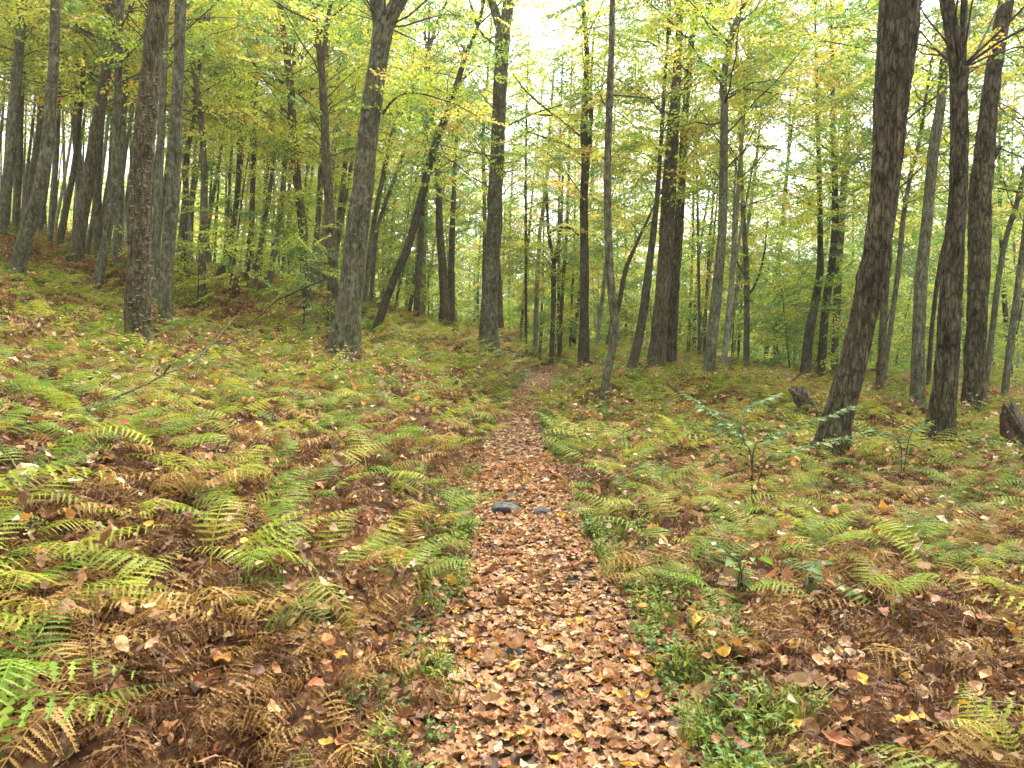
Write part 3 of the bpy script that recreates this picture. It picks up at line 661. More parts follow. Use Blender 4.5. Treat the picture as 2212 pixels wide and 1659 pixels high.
def spray_mesh(name, mat, seed, length=0.9, leaf=0.082, n_side=9, tilt=0.75):
    """a flat leafy twig like a beech or maple spray"""
    rnd = random.Random(seed)
    V, F_, T_, M_ = [], [], [], []
    n = 0
    def add_leaf(p, az, sc):
        nonlocal n
        v, f = leaf_shape(leaf * sc, leaf * sc * rnd.uniform(.55, .7), 2, rnd.uniform(0, .3), rnd.uniform(-.3, .2), .15, 0, rnd)
        R_ = rotm(rnd.gauss(0, tilt), rnd.uniform(-.15, .55), az)
        V.append(v @ R_.T + p); F_.append(f + n); n += len(v)
        T_.extend([min(1, max(0, rnd.gauss(.5, .22)))] * len(v)); M_.extend([0] * len(f))
    def add_twig(p0, p1, r):
        nonlocal n
        v, q, _, _ = tube(np.array([p0, (p0 + p1) / 2 + np.array([0, 0, .01]), p1]), [r, r * .8, r * .4], 3)
        tri = np.concatenate([q[:, [0, 1, 2]], q[:, [0, 2, 3]]])
        V.append(v); F_.append(tri + n); n += len(v); T_.extend([.5] * len(v)); M_.extend([1] * len(tri))
    def wpt(t): return np.array([t * length, .04 * math.sin(t * 5 + seed), -.10 * t * t])
    add_twig(wpt(0), wpt(1), .004)
    for i in range(n_side):
        t = .12 + .8 * i / n_side + rnd.uniform(-.03, .03)
        s = 1 if i % 2 else -1
        az = s * rnd.uniform(.6, 1.1)
        l = length * (.5 - .32 * t) * rnd.uniform(.8, 1.2)
        p0 = wpt(t); p1 = p0 + np.array([math.cos(az) * l, math.sin(az) * l, rnd.uniform(-.06, .03)])
        add_twig(p0, p1, .0025)
        k = max(2, int(l / .055))
        for j in range(k):
            u = (j + .6) / k
            add_leaf(p0 + (p1 - p0) * u, az + (.8 if j % 2 else -.8) * rnd.uniform(.6, 1.2), rnd.uniform(.75, 1.1))
        add_leaf(p1, az, rnd.uniform(.8, 1.1))
    k = int(length / .08)
    for j in range(k):
        t = (j + .5) / k
        add_leaf(wpt(t), (1 if j % 2 else -1) * rnd.uniform(.5, 1.1), rnd.uniform(.8, 1.15))
    add_leaf(wpt(1), 0, 1.0)
    return mesh_np(name, np.concatenate(V), [np.concatenate(F_)], [mat, TWIG], M_, {'tint': ('FLOAT', T_)})

def frond_geo(L_, npair, detail, e0, droop, seed, shrivel=0.0, width=0.24):
    """one fern frond from the origin along +X, arching; returns V, tris, tint"""
    rnd = random.Random(seed)
    st = 26
    pts = [np.zeros(3)]; ths = []
    side = rnd.uniform(-.35, .35)
    for i in range(st):
        t = (i + .5) / st
        th = e0 - (e0 + droop) * t ** 1.1
        az = side * t * t + shrivel * .5 * math.sin(t * 7 + seed)
        ths.append((th, az))
        pts.append(pts[-1] + L_ / st * np.array([math.cos(th) * math.cos(az), math.cos(th) * math.sin(az), math.sin(th)]))
    pts = np.array(pts); ths.append(ths[-1])
    def P(t):
        x = t * st; i = min(int(x), st - 1); f = x - i
        return pts[i] * (1 - f) + pts[i + 1] * f
    def Fr(t):
        th, az = ths[min(int(t * st), st)]
        T = np.array([math.cos(th) * math.cos(az), math.cos(th) * math.sin(az), math.sin(th)])
        S = np.array([-math.sin(az), math.cos(az), 0]); Nn = np.cross(T, S)
        return T, S, Nn
    V, F_, T_ = [], [], []
    def tri(a, b, c, tint):
        k = len(V); V.extend([a, b, c]); F_.append((k, k + 1, k + 2)); T_.extend([tint] * 3)
    # stalk
    w = .0022 * (L_ / .45)
    ks = 8
    for i in range(ks):
        t0, t1 = i / ks, (i + 1) / ks
        a, b = P(t0), P(t1); S0 = Fr(t0)[1]; w0 = w * (1.2 - t0); w1 = w * (1.2 - t1)
        k = len(V); V.extend([a - S0 * w0, a + S0 * w0, b + S0 * w1, b - S0 * w1]); F_.extend([(k, k + 1, k + 2), (k, k + 2, k + 3)]); T_.extend([.25] * 4)
    base_tint = rnd.uniform(.35, .65)
    for i in range(npair):
        tb = i / npair
        t = .36 + .64 * tb                     # a bare stalk below the blade
        prof = min(1, (tb + .16) / .3) * (1 - tb) ** .8 * 1.25
        l = width * .62 * L_ * prof
        if l < .004: continue
        T, S, Nn = Fr(t); p = P(t)
        for s in (-1, 1):
            fw = rnd.uniform(.25, .45)
            dr = rnd.uniform(.05, .3) + shrivel * rnd.uniform(-.6, 1.4)
            d = S * s + T * fw - Nn * dr; d /= np.linalg.norm(d)
            side_v = T - d * T.dot(d); side_v /= np.linalg.norm(side_v)
            if shrivel: 
                ro = rnd.uniform(-1.4, 1.4) * shrivel
                nv = np.cross(d, side_v); side_v = side_v * math.cos(ro) + nv * math.sin(ro)
            nrm = np.cross(d, side_v)
            ll = l * rnd.uniform(.85, 1.1) * (1 - .35 * shrivel * rnd.random())
            tint = min(1, max(0, base_tint + rnd.gauss(0, .12)))
            bend = (-.18 - .5 * shrivel * rnd.random()) * ll
            def Q(u): return p + d * ll * u + Nn * bend * u * u
            if detail == 0:
                tri(Q(0), Q(.35) + side_v * ll * .15, Q(1), tint); tri(Q(0), Q(1), Q(.35) - side_v * ll * .15, tint)
            else:
                nl = 9 if detail == 2 else 4
                for j in range(nl):
                    u = (j + .0) / nl; u2 = (j + 1.25) / nl
                    wv = ll * (.125 if detail == 2 else .15) * (1 - .75 * (u ** 1.3)) * min(1, .6 + u * 2)
                    lean = d * ll * .09
                    for s2 in (-1, 1):
                        dz = nrm * rnd.uniform(-.3, .3) * wv
                        tri(Q(u), Q(min(1, u2)), Q((u + u2) / 2) + side_v * s2 * wv + lean + dz, min(1, max(0, tint + rnd.gauss(0, .06))))
    return np.array(V), np.array(F_), np.array(T_)

def frond_mesh(name, mat, *a, **k):
    v, f, t = frond_geo(*a, **k)
    return mesh_np(name, v, [f], [mat], attrs={'tint': ('FLOAT', t)})

def clump_mesh(name, mat, n_fr, L_, detail, seed, shrivel=0.0, e0=(0.6, 1.15), droop=(0.1, 0.7), npair=13, width=.26):
    rnd = random.Random(seed)
    V, F_, T_ = [], [], []; n = 0
    for i in range(n_fr):
        v, f, t = frond_geo(L_ * rnd.uniform(.65, 1.15), npair, detail, rnd.uniform(*e0), rnd.uniform(*droop), seed * 31 + i, shrivel, width)
        v = v @ rotm(0, 0, 2.4 * i + rnd.uniform(-.5, .5)).T + np.array([rnd.uniform(-.07, .07), rnd.uniform(-.07, .07), 0])
        V.append(v); F_.append(f + n); T_.append(np.clip(t + rnd.uniform(-.15, .15), 0, 1)); n += len(v)
    return mesh_np(name, np.concatenate(V), [np.concatenate(F_)], [mat], attrs={'tint': ('FLOAT', np.concatenate(T_))})

def herb_mesh(name, mat, seed, n_stem=5, h=.14, leaf=.05, width=.5):
    rnd = random.Random(seed); V, F_, T_ = [], [], []; n = 0
    for i in range(n_stem):
        az = rnd.uniform(0, 6.28); ln = rnd.uniform(.1, .5); hh = h * rnd.uniform(.6, 1.2)
        p0 = np.array([rnd.uniform(-.06, .06), rnd.uniform(-.06, .06), 0]); p1 = p0 + np.array([math.cos(az) * ln * hh, math.sin(az) * ln * hh, hh])
        v, q, _, _ = tube(np.array([p0, p1]), [.0016, .001], 3)
        V.append(v); F_.append(np.concatenate([q[:, [0, 1, 2]], q[:, [0, 2, 3]]]) + n); n += len(v); T_.extend([.3] * len(v))
        k = max(3, int(hh / .025))
        for j in range(k):
            u = (j + 1) / k
            v, f = leaf_shape(leaf * rnd.uniform(.7, 1.1), leaf * width * rnd.uniform(.8, 1.1), 2, .2, -.3, .1, 0, rnd)
            v = v @ rotm(rnd.gauss(0, .3), rnd.uniform(-.4, .3), 2.4 * j + rnd.uniform(-.4, .4)).T + p0 + (p1 - p0) * u
            V.append(v); F_.append(f + n); n += len(v); T_.extend([min(1, max(0, rnd.gauss(.5, .2)))] * len(v))
    return mesh_np(name, np.concatenate(V), [np.concatenate(F_)], [mat], attrs={'tint': ('FLOAT', T_)})

def grass_mesh(name, mat, seed, n_bl=22, h=.2):
    rnd = random.Random(seed); V, F_, T_ = [], [], []
    for i in range(n_bl):
        az = rnd.uniform(0, 6.28); hh = h * rnd.uniform(.5, 1.15); be = rnd.uniform(.15, .8) * hh; w = rnd.uniform(.0018, .0035)
        p = np.array([rnd.uniform(-.06, .06), rnd.uniform(-.06, .06), 0]); d = np.array([math.cos(az), math.sin(az), 0]); s = np.array([-d[1], d[0], 0])
        q = [p, p + d * be * .25 + np.array([0, 0, hh * .6]), p + d * be + np.array([0, 0, hh * rnd.uniform(.6, 1)])]
        k = len(V); V.extend([q[0] - s * w, q[0] + s * w, q[1] + s * w, q[1] - s * w, q[2]])
        F_.extend([(k, k + 1, k + 2), (k, k + 2, k + 3), (k + 3, k + 2, k + 4)]); T_.extend([min(1, max(0, rnd.gauss(.5, .25)))] * 5)
    return mesh_np(name, np.array(V), [np.array(F_)], [mat], attrs={'tint': ('FLOAT', T_)})

def proto(name, me): return bpy.data.objects.new(name, me)

# ------------------------------------------------------------------ the setting: ground, path, the ground beyond
def axis(lo, hi, fine0, fine1, df, grow):
    v = list(np.arange(fine0, fine1 + 1e-6, df))
    d = df
    while v[-1] < hi: d *= grow; v.append(v[-1] + d)
    d = df; a = []
    x = fine0
    while x > lo: d *= grow; x -= d; a.append(x)
    return np.array(a[::-1] + v)

gx = axis(-600, 600, -7, 7, 0.13, 1.06); gy = axis(-60, 900, 1.0, 13, 0.13, 1.05)
X, Y = np.meshgrid(gx, gy)
Z = H(X, Y)
nx, ny = len(gx), len(gy)
ii, jj = np.meshgrid(np.arange(nx - 1), np.arange(ny - 1))
q0 = (jj * nx + ii).ravel()
Q = np.stack([q0, q0 + 1, q0 + nx + 1, q0 + nx], 1)
ground = link('ground', mesh_np('ground', np.stack([X, Y, Z], -1).reshape(-1, 3), [Q], [SOIL], smooth=True))
tag(ground, 'brown leaf strewn forest floor rising on one side of the path', 'ground', kind='structure')

py_ = np.arange(-3, 34, 0.12); u = np.linspace(-1, 1, 13)
PX = path_c(py_)[:, None] + (path_w(py_)[:, None] + 0.12 + 0.07 * n2(py_, py_ * 0, .8, 21)[:, None]) * u[None, :]
PY = np.repeat(py_[:, None], 13, 1)
PZ = H(PX, PY) + 0.012 * (1 - u[None, :] ** 4) + 0.002
i0 = (np.arange(len(py_) - 1)[:, None] * 13 + np.arange(12)[None, :]).ravel()
path = link('path', mesh_np('path', np.stack([PX, PY, PZ], -1).reshape(-1, 3), [np.stack([i0, i0 + 1, i0 + 14, i0 + 13], 1)], [TREAD], smooth=True))
tag(path, 'narrow trodden footpath of dark earth under fallen leaves', 'path', kind='structure')

# ------------------------------------------------------------------ foliage protos and placing
SPRAYS = []
for ci, m in enumerate((LEAF_GREEN, LEAF_LIME, LEAF_GOLD, LEAF_ORANGE)):
    for k in range(2):
        SPRAYS.append(proto('spray', spray_mesh('spray', m, 100 + ci * 10 + k)))
FOLIAGE = scatter_group('foliage', SPRAYS)

# where the photograph shows open sky between the crowns: (px, py, rx, ry, how open)
GAPS = [(1165,90,70,125,.85),(1130,250,50,85,.75),(1120,395,35,50,.6),(1190,20,60,55,.75),(1010,130,45,70,.55),(1690,290,70,45,.82),(1650,330,50,50,.7),
        (1485,440,35,70,.85),(1510,480,40,40,.6),(2185,330,45,90,.85),(1975,270,35,60,.7),(1800,60,60,50,.45),(500,130,60,60,.5),(350,60,40,60,.5),
        (160,110,40,40,.5),(20,60,30,60,.5),(960,40,60,40,.5),(1205,470,50,60,.65),(1960,130,30,60,.6),(2110,150,30,60,.6),(560,190,50,40,.5),(1240,160,40,60,.6),(650,60,50,50,.35),(1420,380,40,40,.5),(880,120,40,60,.45)]

def openness(px, py):
    keep = np.ones_like(px)
    for gx_, gy_, rx, ry, o in GAPS:
        keep *= 1 - o * np.exp(-(((px - gx_) / rx) ** 2 + ((py - gy_) / ry) ** 2) * 0.9)
    return keep

def grow_crown(rnd, axis_pt, z0, z1, nb, Lb, cls, sscale, gaps=True, twig_r=.016, low=None, keep_all=1.0):
    """branches leave the stem and carry flat sprays; returns points, rotations, scales, picks, twig tubes (world space)"""
    pos, rot, scl, pick, tubes = [], [], [], [], []
    a0 = rnd.uniform(0, 6.28)
    for b in range(nb):
        t = (b + rnd.random()) / nb
        z = z0 + (z1 - z0) * t
        az = a0 + 2.4 * b + rnd.uniform(-.5, .5)
        l = Lb * (.5 + .5 * math.sin(math.pi * (.12 + .72 * t))) * rnd.uniform(.55, 1.2)
        el = rnd.uniform(.2, 1.0) + .15 * t
        p = axis_pt(z).copy(); pts = [p.copy()]
        ns = 6
        for i in range(ns):
            e = el * (1 - i / ns * .6) + rnd.uniform(-.2, .2)
            az += rnd.uniform(-.18, .18)
            p = p + l / ns * np.array([math.cos(az) * math.cos(e), math.sin(az) * math.cos(e), math.sin(e)])
            pts.append(p.copy())
        pts = np.array(pts)
        rr = twig_r * (l / 3 + .3)
        v, q, _, _ = tube(pts, np.linspace(rr, rr * .2, ns + 1), 4); tubes.append((v, q))
        nsp = max(3, int(l * 5.2 / sscale))
        for i in range(nsp):
            u = .32 + .68 * (i + rnd.random()) / nsp
            x = u * ns; k = min(int(x), ns - 1); pt = pts[k] + (pts[k + 1] - pts[k]) * (x - k)
            side = (1 if i % 2 else -1) * rnd.uniform(.2, 1.25)
            a2 = az + side
            off = rnd.uniform(0, .75) * l * .38
            pt = pt + np.array([math.cos(a2) * off, math.sin(a2) * off, rnd.uniform(-.38, .32)])
            pos.append(pt); rot.append((rnd.gauss(0, .45), rnd.uniform(-.5, .6), a2 + rnd.uniform(-.4, .4)))
            scl.append(sscale * rnd.uniform(.75, 1.25))
            c = rnd.random(); acc = 0; ch = 3
            for ci, w in enumerate(cls):
                acc += w
                if c < acc: ch = ci; break
            pick.append(ch * 2 + rnd.randint(0, 1))
    pos = np.array(pos).reshape(-1, 3); rot = np.array(rot).reshape(-1, 3); scl = np.array(scl); pick = np.array(pick, int)
    if len(pos):
        px, py, dep = proj(pos)
        keep = np.full(len(pos), keep_all)
        if gaps: keep = keep * openness(px, py)
        keep = keep * np.where(py < -120, .14, 1.0)          # unseen leaves above the view thinned out to let more light in
        r = np.array([rnd.random() for _ in range(len(pos))])
        k = r < keep
        pos, rot, scl, pick = pos[k], rot[k], scl[k], pick[k]
    return pos, rot, scl, pick, tubes

def add_crown(tree, origin, parts):
    pos = np.concatenate([p[0] for p in parts]) - origin
    rot = np.concatenate([p[1] for p in parts]); scl = np.concatenate([p[2] for p in parts]); pick = np.concatenate([p[3] for p in parts])
    tubes = [(v - origin, q) for p in parts for v, q in p[4]]
    o = link('crown', scatter_mesh('crown', pos, rot, scl, pick, tubes, [TWIG]), tree)
    m = o.modifiers.new('leaves', 'NODES'); m.node_group = FOLIAGE
    o['kind'] = 'stuff'
    return o

def zone_cls(px, py):
    """mix of green, lime, gold, orange leaves as the wood shows it"""
    if px < 750: return (.25, .45, .28, .02)
    if px < 1150: return (.34, .41, .22, .03)
    if px < 1450: return (.28, .4, .25, .07)
    if px < 1750: return (.38, .36, .16, .10)
    return (.42, .38, .14, .06)

# ------------------------------------------------------------------ traced trees
def px_poly(pts, d, dd=0.0):
    P, R = [], []
    n = len(pts)
    for i, (x, y, w) in enumerate(pts):
        dist = d + dd * i / max(1, n - 1)
        P.append(at(x, y, dist)); R.append(w / F * dist / 2 * .98 / math.sqrt(1 + ((x - CX) / F) ** 2))   # off the axis a round stem looks wider
    return np.array(P), np.array(R)

for ti, (key, d, pts, bark, label, limbs) in enumerate(TREES):
    rnd = random.Random(500 + ti)
    P, R = px_poly(pts, d)
    gz = h1(P[0][0], P[0][1])
    origin = np.array([P[0][0], P[0][1], gz])
    # down into the soil, along the foot's own lean
    dn = (P[0] - P[1]) / np.linalg.norm(P[0] - P[1])
    foot_z = gz - 0.35
    k = (P[0][2] - foot_z) / max(0.2, -dn[2])
    if P[0][2] > foot_z + 0.02:
        foot = P[0] + dn * min(k, 2.0)
        P = np.vstack([foot, P]); R = np.concatenate([[R[0] * 1.02], R])
    origin = np.array([P[0][0], P[0][1], gz])
    # on above the picture
    broken = key == 'd4'
    forked = any(l[0][2] >= 0.62 * pts[-1][2] and abs(l[0][1] - pts[-1][1]) < 30 for l in limbs)
    if not broken and not forked:
        up = (P[-1] - P[-2]); up /= np.linalg.norm(up)
        top = max(P[-1][2] + 2.5, min(17.0, 9.0 + 22 * R[1])) if R[-1] > .05 else P[-1][2] + 2.5
        hh = top - P[-1][2]
        for f, r_ in ((.4, .7), (.75, .45), (1.0, .15)):
            P = np.vstack([P, P[-1] + (up * np.array([1, 1, 1]) * (.35 if f == 1.0 else .38) * hh)])
            R = np.concatenate([R, [max(.012, R[len(pts) - 1] * r_)]])
    t = bpy.data.objects.new('tree', None); COL.objects.link(t); t.location = origin; t.empty_display_size = .3
    tag(t, label, 'tree')
    near = d < 15
    seg = 56 if d < 10.5 else 40 if near else 18 if d < 22.5 else 12
    step = .035 if d < 10.5 else .05 if near else .12 if d < 22.5 else .25
    me = trunk_mesh('trunk', P - origin, R, seg, step, bark, ti, flare=.22 if pts[0][2] > 1.15 * pts[1][2] else .32)
    link('trunk', me, t)
    tops = [P[-1]]
    for li, lb in enumerate(limbs):
        away = rnd.uniform(-.7, .9) if lb[0][2] < 12 else 0.0
        LP, LR = px_poly(lb, d, away)
        if lb[0][2] >= 12 and lb[-1][1] <= 0:
            up = LP[-1] - LP[-2]; up /= np.linalg.norm(up)
            LP = np.vstack([LP, LP[-1] + up * 2.5, LP[-1] + up * 5.0]); LR = np.concatenate([LR, [LR[-1] * .6, .02]])
        if lb[0][2] >= 12:
            V_, R_ = LP - origin, LR
            me = trunk_mesh('limb', V_, R_, 28 if near else 12, .06 if near else .15, bark, ti * 7 + li, flare=0.0)
            link('limb', me, t)
        else:
            Pd, Rd = resample(LP - origin, LR, .12)
            Pd = Pd + .012 * np.stack([vnoise(Pd * 4 + li, 31), vnoise(Pd * 4 + li + 5, 32), vnoise(Pd * 4 + li + 9, 33)], 1) * np.minimum(1, np.arange(len(Pd)) / 3)[:, None]
            v, q, _, _ = tube(Pd, Rd, 7)
            link('branch', mesh_np('branch', v, [q], [BARK['dark'] if bark != 'pale' else BARK['pale']], smooth=True), t)
    # crown
    if not broken:
        zs = P[:, 2]
        def ax(z, P=P, zs=zs):
            z = min(max(z, zs[0]), zs[-1])
            return np.array([np.interp(z, zs, P[:, 0]), np.interp(z, zs, P[:, 1]), z])
        px_m = pts[len(pts) // 2][0]
        cls = zone_cls(px_m, 0)
        top = zs[-1]
        parts = []
        if d < 15:
            parts.append(grow_crown(rnd, ax, gz + 8.2, max(top, gz + 12), 12, 3.2, cls, .85, keep_all=.4))
        else:
            z0 = gz + (4.2 if d < 25 else 3.6)
            parts.append(grow_crown(rnd, ax, min(z0, top - 1.0), top, 24 if d < 25 else 20, 3.2, cls, 1.0, keep_all=.5 if px_m < 900 else .62))
        if limbs and d >= 12:                        # leaves on the thin arms
            pos, rot, scl, pick = [], [], [], []
            for lb in limbs:
                if lb[0][2] >= 12: continue
                LP, _ = px_poly(lb, d)
                for i in range(1, len(LP)):
                    for k in range(3):
                        p = LP[i - 1] + (LP[i] - LP[i - 1]) * rnd.random() + np.array([0, rnd.uniform(-.4, .4), rnd.uniform(-.05, .15)])
                        pos.append(p); rot.append((rnd.gauss(0, .2), rnd.uniform(-.2, .3), rnd.uniform(0, 6.28))); scl.append(rnd.uniform(.55, .95))
                        pick.append(rnd.choice([1, 1, 2, 2]) * 2 + rnd.randint(0, 1))
            if pos and key in ('e0', 'e8', 'f0', 'c2', 'c5'):
                parts.append((np.array(pos), np.array(rot), np.array(scl), np.array(pick), []))
        add_crown(t, origin, parts)
    if key == 'b3':                                   # the small pale bracket fungi on the flaky trunk
        Vs, Fs, n = [], [], 0
        Pd, Rd = resample(P - origin, R, .02)
        for i in range(330):
            k = int((rnd.random() ** 1.4) * min(len(Pd) - 1, 210)) + 12
            k = min(k, len(Pd) - 1)
            a = rnd.gauss(-.75, .75)
            dirv = np.array([math.cos(a), math.sin(a), 0]); sv = np.array([-dirv[1], dirv[0], 0])
            p = Pd[k] + dirv * Rd[k] * .98; w = .006 + .026 * rnd.random() ** 2; o_ = w * rnd.uniform(.9, 1.5); th = w * .35
            vv = [p - sv * w, p - sv * w * .7 + dirv * o_ * .8, p + dirv * o_ * 1.1, p + sv * w * .7 + dirv * o_ * .8, p + sv * w]
            up_ = np.array([0, 0, th + .006])
            vv = vv + [q + up_ * (1.4 if j in (0, 4) else .6) for j, q in enumerate(vv)]
            Vs.extend(vv); Fs.append((n, n + 4, n + 3, n + 2)); n0 = n
            Fs.append((n0 + 5, n0 + 6, n0 + 7, n0 + 8)); 
            for j in range(4): Fs.append((n0 + j, n0 + j + 1, n0 + j + 6, n0 + j + 5))
            Fs.append((n0, n0 + 1, n0 + 2, n0 + 3)); n += 10
        o = link('bracket_fungi', mesh_np('bracket_fungi', np.array(Vs), [np.array(Fs)], [BRACKET]), t)
        o['kind'] = 'stuff'

# ------------------------------------------------------------------ the wood behind: every tree its own object
ZONES = [  # px range, distance range, count, label, group, sapling?
 ((-60, 420), (24, 50), 84, 'slender upright trunk in the dense young stand at the top of the slope', 'young stand on the slope'),
 ((420, 900), (27, 60), 92, 'slender trunk among the crowded poles along the upper hillside', 'crowded poles on the hillside'),
 ((900, 1300), (34, 70), 38, 'pale distant trunk in the hazy wood beyond the path bend', 'distant wood beyond the bend'),
 ((1300, 1760), (28, 70), 36, 'distant slim trunk in the green hollow behind the twin trunks', 'trees in the hollow'),
 ((1760, 2270), (24, 60), 34, 'slim trunk in the leafy wood behind the furrowed trees', 'trees behind the furrowed trunks'),
]
ANCH = [(30, 'thick grey slope trunk'), (110, 'leaning lichened slope tree'), (205, 'stout brown slope trunk'), (320, 'fungus studded trunk'), (385, 'lichen based tree'), (437, 'sinuous grey trunk'),
        (519, 'dark vee parting trunk'), (640, 'S curved trunk'), (710, 'tight vee trunk'), (780, 'lichen spotted trunk'), (880, 'far leaning dark trunk'), (955, 'double tree'), (1065, 'flared straight trunk'),
        (1165, 'pale slim trunk'), (1262, 'dark bare armed trunk'), (1320, 'slender wavy trunk'), (1445, 'thick twin trunks'), (1555, 'curving trunk'), (1612, 'smooth grey trunk'), (1790, 'dark greenish trunk'),
        (1890, 'elbowed tree'), (1995, 'smooth bowed trunk'), (2055, 'forked furrowed trunk'), (2120, 'stub bearing trunk'), (2190, 'slender leaning grey trunks')]
def behind(px): return min(ANCH, key=lambda a: abs(a[0] - px))[1]
def free_of(x, y, lst, r):
    return all((x - a) ** 2 + (y - b) ** 2 > r * r for a, b in lst)
taken = [(float(a), float(b)) for a, b in zip(_cx, _cyy)]
for zi, ((x0, x1), (d0, d1), cnt, label, group) in enumerate(ZONES):
    rnd = random.Random(900 + zi)
    k = tries = 0
    while k < cnt and tries < 3000:
        tries += 1
        px = rnd.uniform(x0, x1); d = math.sqrt(rnd.uniform(d0 * d0, d1 * d1))
        x = (px - CX) / F * d
        if not free_of(x, d, taken, 1.1): continue
        taken.append((x, d)); k += 1
        gz = h1(x, d)
        r0 = rnd.choice([.05, .06, .07, .08, .09, .1, .12] if px < 900 else [.06, .07, .08, .09, .1, .12, .14]); hgt = rnd.uniform(11, 19) * (.75 + 2.2 * r0)
        lean = (rnd.gauss(.085 if px < 900 else .03, .05), rnd.gauss(0, .03)); bow = rnd.gauss(0, .25)
        origin = np.array([x, d, gz])
        P = np.array([[lean[0] * z + bow * math.sin(z / hgt * 3.1), lean[1] * z, z] for z in np.linspace(-.3, hgt, 9)])
        R = r0 * np.linspace(1.05, .12, 9) ** .8
        t = bpy.data.objects.new('tree', None); COL.objects.link(t); t.location = origin
        bark = rnd.choice(['grey', 'grey', 'brown', 'dark', 'pale'] if px > 900 else ['grey', 'grey', 'brown', 'lichen', 'pale'])
        size = 'thin' if r0 < .075 else 'slim' if r0 < .105 else 'sturdy'
        stand = ('upslope stand', 'hillside poles', 'distant wood', 'green hollow', 'leafy wood')[zi]
        bw = {'grey': 'grey', 'brown': 'brown', 'dark': 'dark', 'pale': 'pale', 'lichen': 'lichened'}[bark]
        tag(t, '%s %s trunk in the %s behind the %s' % (size, bw, stand, behind(px)), 'tree', '%s %s trees behind the %s' % (size, bw, behind(px)))
        link('trunk', trunk_mesh('trunk', P, R, 8, .7, bark, zi * 100 + k, flare=.25), t)
        def ax(z, P=P, o=origin):
            zz = z - o[2]
            return np.array([o[0] + np.interp(zz, P[:, 2], P[:, 0]), o[1] + np.interp(zz, P[:, 2], P[:, 1]), z])
        zc = gz + hgt * (rnd.uniform(.46, .66) if px < 900 else rnd.uniform(.22, .42))
        sc_ = 1.1 if d < 32 else 1.45 if d < 48 else 1.8
        add_crown(t, origin, [grow_crown(rnd, ax, zc, gz + hgt, (16 if px < 900 else 22) if d < 45 else 16, rnd.uniform(2.4, 3.4), zone_cls(px, 0), sc_, keep_all=.33 if px < 900 else .46)])

# understorey saplings: thin stems in leaf from low down
SAPZ = [((-40, 760), (19, 40), 6, 'small leafy sapling among the poles on the hillside', 'saplings on the hillside', (.2, .6, .2, 0)),
        ((820, 1300), (30, 52), 12, 'leafy sapling below the tall trees beyond the path bend', 'saplings beyond the bend', (.45, .4, .13, .02)),
        ((1230, 1800), (22, 46), 17, 'leafy sapling in the green hollow past the twin trunks', 'saplings in the hollow', (.5, .34, .12, .04)),
        ((1700, 2260), (19, 42), 15, 'green sapling filling the wood behind the furrowed trunks', 'saplings behind the furrowed trunks', (.5, .4, .1, 0))]
for zi, ((x0, x1), (d0, d1), cnt, label, group, cls) in enumerate(SAPZ):
    rnd = random.Random(1300 + zi)
    k = tries = 0
    while k < cnt and tries < 2000:
        tries += 1
        px = rnd.uniform(x0, x1); d = math.sqrt(rnd.uniform(d0 * d0, d1 * d1)); x = (px - CX) / F * d
        if not free_of(x, d, taken, .7): continue
        taken.append((x, d)); k += 1
        gz = h1(x, d); hgt = rnd.uniform(2.5, 7.0); origin = np.array([x, d, gz])
        lean = (rnd.gauss(.06, .08), rnd.gauss(0, .05))
        P = np.array([[lean[0] * z, lean[1] * z, z] for z in np.linspace(-.2, hgt, 7)]); R = np.linspace(.035, .006, 7)
        t = bpy.data.objects.new('sapling', None); COL.objects.link(t); t.location = origin
        size = 'low' if hgt < 4 else 'tall' if hgt > 5.5 else 'young'
        tag(t, '%s leafy sapling growing behind the %s' % (size, behind(px)), 'sapling', '%s saplings behind the %s' % (size, behind(px)))
        v, q, _, _ = tube(P, R, 6); link('stem', mesh_np('stem', v, [q], [BARK['dark']], smooth=True), t)
        def ax(z, P=P, o=origin):
            zz = z - o[2]
            return np.array([o[0] + np.interp(zz, P[:, 2], P[:, 0]), o[1] + np.interp(zz, P[:, 2], P[:, 1]), z])
        add_crown(t, origin, [grow_crown(rnd, ax, gz + .7, gz + hgt, 15, rnd.uniform(1.3, 2.4), cls, .95 if d < 30 else 1.3, gaps=True, twig_r=.009)])

# the far wood that reads as one mass
rnd = random.Random(77)
pos, rot, scl, pick, tubes = [], [], [], [], []
for i in range(520):
    px = rnd.uniform(-250, 2460); d = rnd.uniform(60, 125); x = (px - CX) / F * d
    gz = h1(x, d); hgt = rnd.uniform(9, 17) if d > 80 else rnd.uniform(6, 13); rc = rnd.uniform(2.0, 3.4)
    lean = rnd.gauss(.02, .03)
    v, q, _, _ = tube(np.array([[x, d, gz - .3], [x + lean * hgt * .5, d, gz + hgt * .5], [x + lean * hgt, d, gz + hgt]]), [.14, .1, .03], 5); tubes.append((v, q))
    for j in range(44):
        z = gz + hgt * (0.08 + .92 * rnd.random()); a = rnd.uniform(0, 6.28); rr = rc * math.sqrt(rnd.random()) * (1.1 - .6 * (z - gz) / hgt)
        pos.append((x + rr * math.cos(a), d + rr * math.sin(a), z)); rot.append((rnd.gauss(0, .3), rnd.uniform(-.2, .3), a)); scl.append(rnd.uniform(2.2, 3.4))
        c = zone_cls(px, 0); u_ = rnd.random(); pick.append((0 if u_ < c[0] else 1 if u_ < c[0] + c[1] else 2) * 2 + rnd.randint(0, 1))
pos = np.array(pos); pxx, pyy, _ = proj(pos); kp = np.array([rnd.random() for _ in pos]) < openness(pxx, pyy) * np.where(pxx < 1000, .5, .72)
far = link('far_wood', scatter_mesh('far_wood', pos[kp], np.array(rot)[kp], np.array(scl)[kp], np.array(pick)[kp], tubes, [BARK['grey']]))
